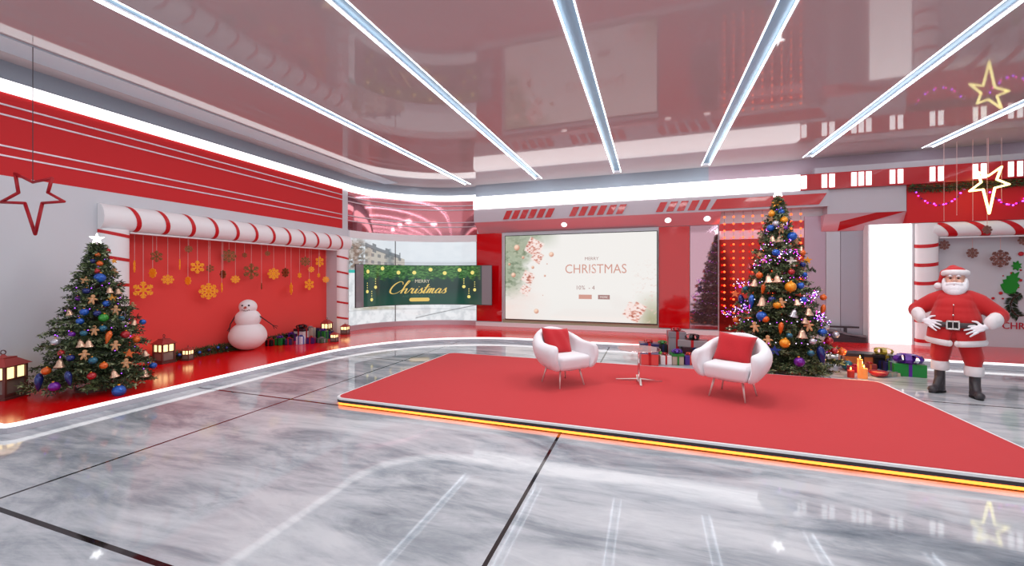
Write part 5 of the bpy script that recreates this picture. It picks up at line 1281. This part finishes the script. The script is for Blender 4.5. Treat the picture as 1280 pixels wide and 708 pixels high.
def ellring(mb, cx, cy, z, a, b, n, a0=0, a1=2 * PI): return [(cx + a * math.cos(a0 + (a1 - a0) * k / n), cy + b * math.sin(a0 + (a1 - a0) * k / n), z) for k in range(n + 1)]
g0 = .14
P = [(x, y, .725 + .03 * (1 - abs(y + .03) / .25) * 0 - .012 * math.cos(math.atan2(x, -y) * 2)) for x, y, z in ellring(None, 0, -.03, 0, .355, .25, 44, -PI / 2 + g0, 1.5 * PI - g0)]
mb = MB(); mb.tube(P, .043, 12); mb.sph(P[0], .043, 12, 8); mb.sph(P[-1], .043, 12, 8); mb.build('hem_fur', M['fur'], sa, smooth=True)
# coat skirt with front opening
mb = MB(); A = []
for k in range(45):
    u = k / 44; a = -PI / 2 + .0 + u * 2 * PI; op0 = g0
    row = []
    for j, (z, ax, ay) in enumerate(((.90, .333, .245), (.84, .342, .248), (.78, .348, .248), (.73, .352, .248))):
        gp = g0 * (j / 3.0) ** .8 + .004; aa = -PI / 2 + gp + u * (2 * PI - 2 * gp); row.append(mb.bm.verts.new((ax * 1.03 * math.cos(aa), -.03 + ay * 1.03 * math.sin(aa), z)))
    A.append(row)
for a, b in zip(A, A[1:]):
    for j in range(3): mb.bm.faces.new((a[j], b[j], b[j + 1], a[j + 1]))
o = mb.build('coat_skirt', M['santared'], sa, smooth=True); sl = o.modifiers.new('s', 'SOLIDIFY'); sl.thickness = .012
mb = MB(); mb.tube([(0, -.298, 1.0), (0, -.318, 1.06), (0, -.30, 1.14), (0, -.235, 1.25), (0, -.18, 1.32)], .0035, 6); mb.build('button_seam', mat('seam_red', (120, 12, 16), .8), sa)
for z, y in ((1.09, -.308), (1.22, -.25)): mb = MB(); mb.sph((0, y, z), (.014, .007, .014), 12, 8); mb.build('button', M['steel'], sa, smooth=True)
# belt
P = [(x, y, .955) for x, y, z in ellring(None, 0, -.05, 0, .345, .272, 40)][:-1]
mb = MB(); A = [(mb.bm.verts.new((x, y, .925)), mb.bm.verts.new((x, y, .995))) for x, y, z in P]
for i in range(len(A)): mb.bm.faces.new((A[i][0], A[(i + 1) % len(A)][0], A[(i + 1) % len(A)][1], A[i][1]))
o = mb.build('belt', M['belt'], sa, smooth=True); sl = o.modifiers.new('s', 'SOLIDIFY'); sl.thickness = .012; sl.offset = 0
mb = MB(); yb = -.335
for a, b in (((-.085, 1.02), (.085, 1.0)), ((-.085, .90), (.085, .92)), ((-.085, .90), (-.062, 1.02)), ((.062, .90), (.085, 1.02)), ((-.008, .90), (.008, 1.02))):
    x0, x1 = sorted((a[0], b[0])); z0, z1 = sorted((a[1], b[1])); mb.box((x0, yb - .012, z0), (x1, yb + .01, z1), .003, 1)
mb.build('buckle', M['steel'], sa)
mb = MB(); mb.box((-.08, yb + .002, .905), (.08, yb + .03, 1.015)); mb.build('buckle_back', M['coal'], sa)
# trousers
tr = [('e', (0, -.02, .80), (.30, .2, .12)), ('c', (-.155, -.02, .74), (-.195, -.005, .52), .145, .135), ('c', (-.195, -.005, .52), (-.195, 0, .42), .132, .10), ('c', (.155, -.02, .74), (.215, -.005, .52), .145, .135), ('c', (.215, -.005, .52), (.222, 0, .40), .132, .10)]
blob('trousers', tr, .011, 5, [M['santared']], sa)
for x, z, s in ((-.195, .345, 1), (.225, .315, 1)):
    mb = MB(); mb.lathe([(.112, 0), (.122, .01), (.126, .065), (.12, .125), (.1, .13), (.1, .005)], (x, .0, z - .03), 28); mb.build('trouser_cuff', M['fur'], sa, smooth=True)
def boot(x, sx):
    d = V3((sx, -1, 0)).normalized()
    return [('c', (x, .02, .33), (x, .03, .09), .074, .074), ('e', (x, .02, .055), (.078, .1, .055)), ('c', V3((x, .0, .075)), V3((x, 0, .055)) + d * .13, .072, .055), ('e', V3((x, 0, .05)) + d * .16, (.068, .068, .05)), ('c', (x, .02, .2), V3((x, 0, .1)) + d * .06, .07, .06)]
for x, sx in ((-.2, -.55), (.235, .45)):
    o = blob('boot', boot(x, sx), .009, 4, [M['boot']], sa)
    me = o.data
    for v in me.vertices:
        if v.co.z < .012: v.co.z = .012
    mb = MB(); d = V3((sx, -1, 0)).normalized(); sd = V3((-d.y, d.x, 0)); pts = []
    for k in range(20):
        a = k * PI / 10; c = math.cos(a); w = .078 if c < .3 else .07; q = V3((x, .01, 0)) + d * (.055 + .172 * c) + sd * w * math.sin(a); pts.append((q.x, q.y, .001))
    mb.prism(pts, (0, 0, .02)); mb.build('sole', M['coal'], o)
# cuffs of the sleeves
for c, e in ((V3((-.475, -.09, 1.075)), V3((-.43, -.185, 1.04))), (V3((.478, -.10, 1.045)), V3((.43, -.20, 1.01)))):
    d = (e - c).normalized(); mb = MB(); mb.cone(c - d * .005, e, .105, .10, 24); mb.sph(c.lerp(e, .5), .105, 24, 16)
    mb.bm.free(); sh = [('c', c, e, .098, .086)]
    blob('sleeve_cuff', sh, .012, 3, [M['fur']], sa)

# ================================================================ LIGHT
W = bpy.data.worlds.new('world'); S.world = W; W.use_nodes = True
W.node_tree.nodes['Background'].inputs[0].default_value = (.93, .96, 1, 1); W.node_tree.nodes['Background'].inputs[1].default_value = 1.25
l = bpy.data.lights.new('added_ceiling_fill', 'AREA'); l.shape = 'RECTANGLE'; l.size = 14; l.size_y = 12; l.energy = 270; l.color = (1, .985, .98)  # broad soft fill added from above, no such fixture in the room
o = bpy.data.objects.new('added_ceiling_fill', l); COL.objects.link(o); o.location = (0, 5, ZC - .04)
for x, y, e in ((-1.1, 5.5, 36), (1.0, 5.6, 36), (3.6, 5.9, 34), (-3.4, 3.2, 22)):  # small unseen lamps added over the stage for firmer shadows
    l = bpy.data.lights.new('added_stage_fill', 'AREA'); l.shape = 'SQUARE'; l.size = .7; l.energy = e
    o = bpy.data.objects.new('added_stage_fill', l); COL.objects.link(o); o.location = (x, y, ZC - .05)
S.view_settings.view_transform = 'Standard'; S.view_settings.look = 'None'; S.view_settings.exposure = 0; S.view_settings.gamma = 1; S.view_settings.use_curve_mapping = False
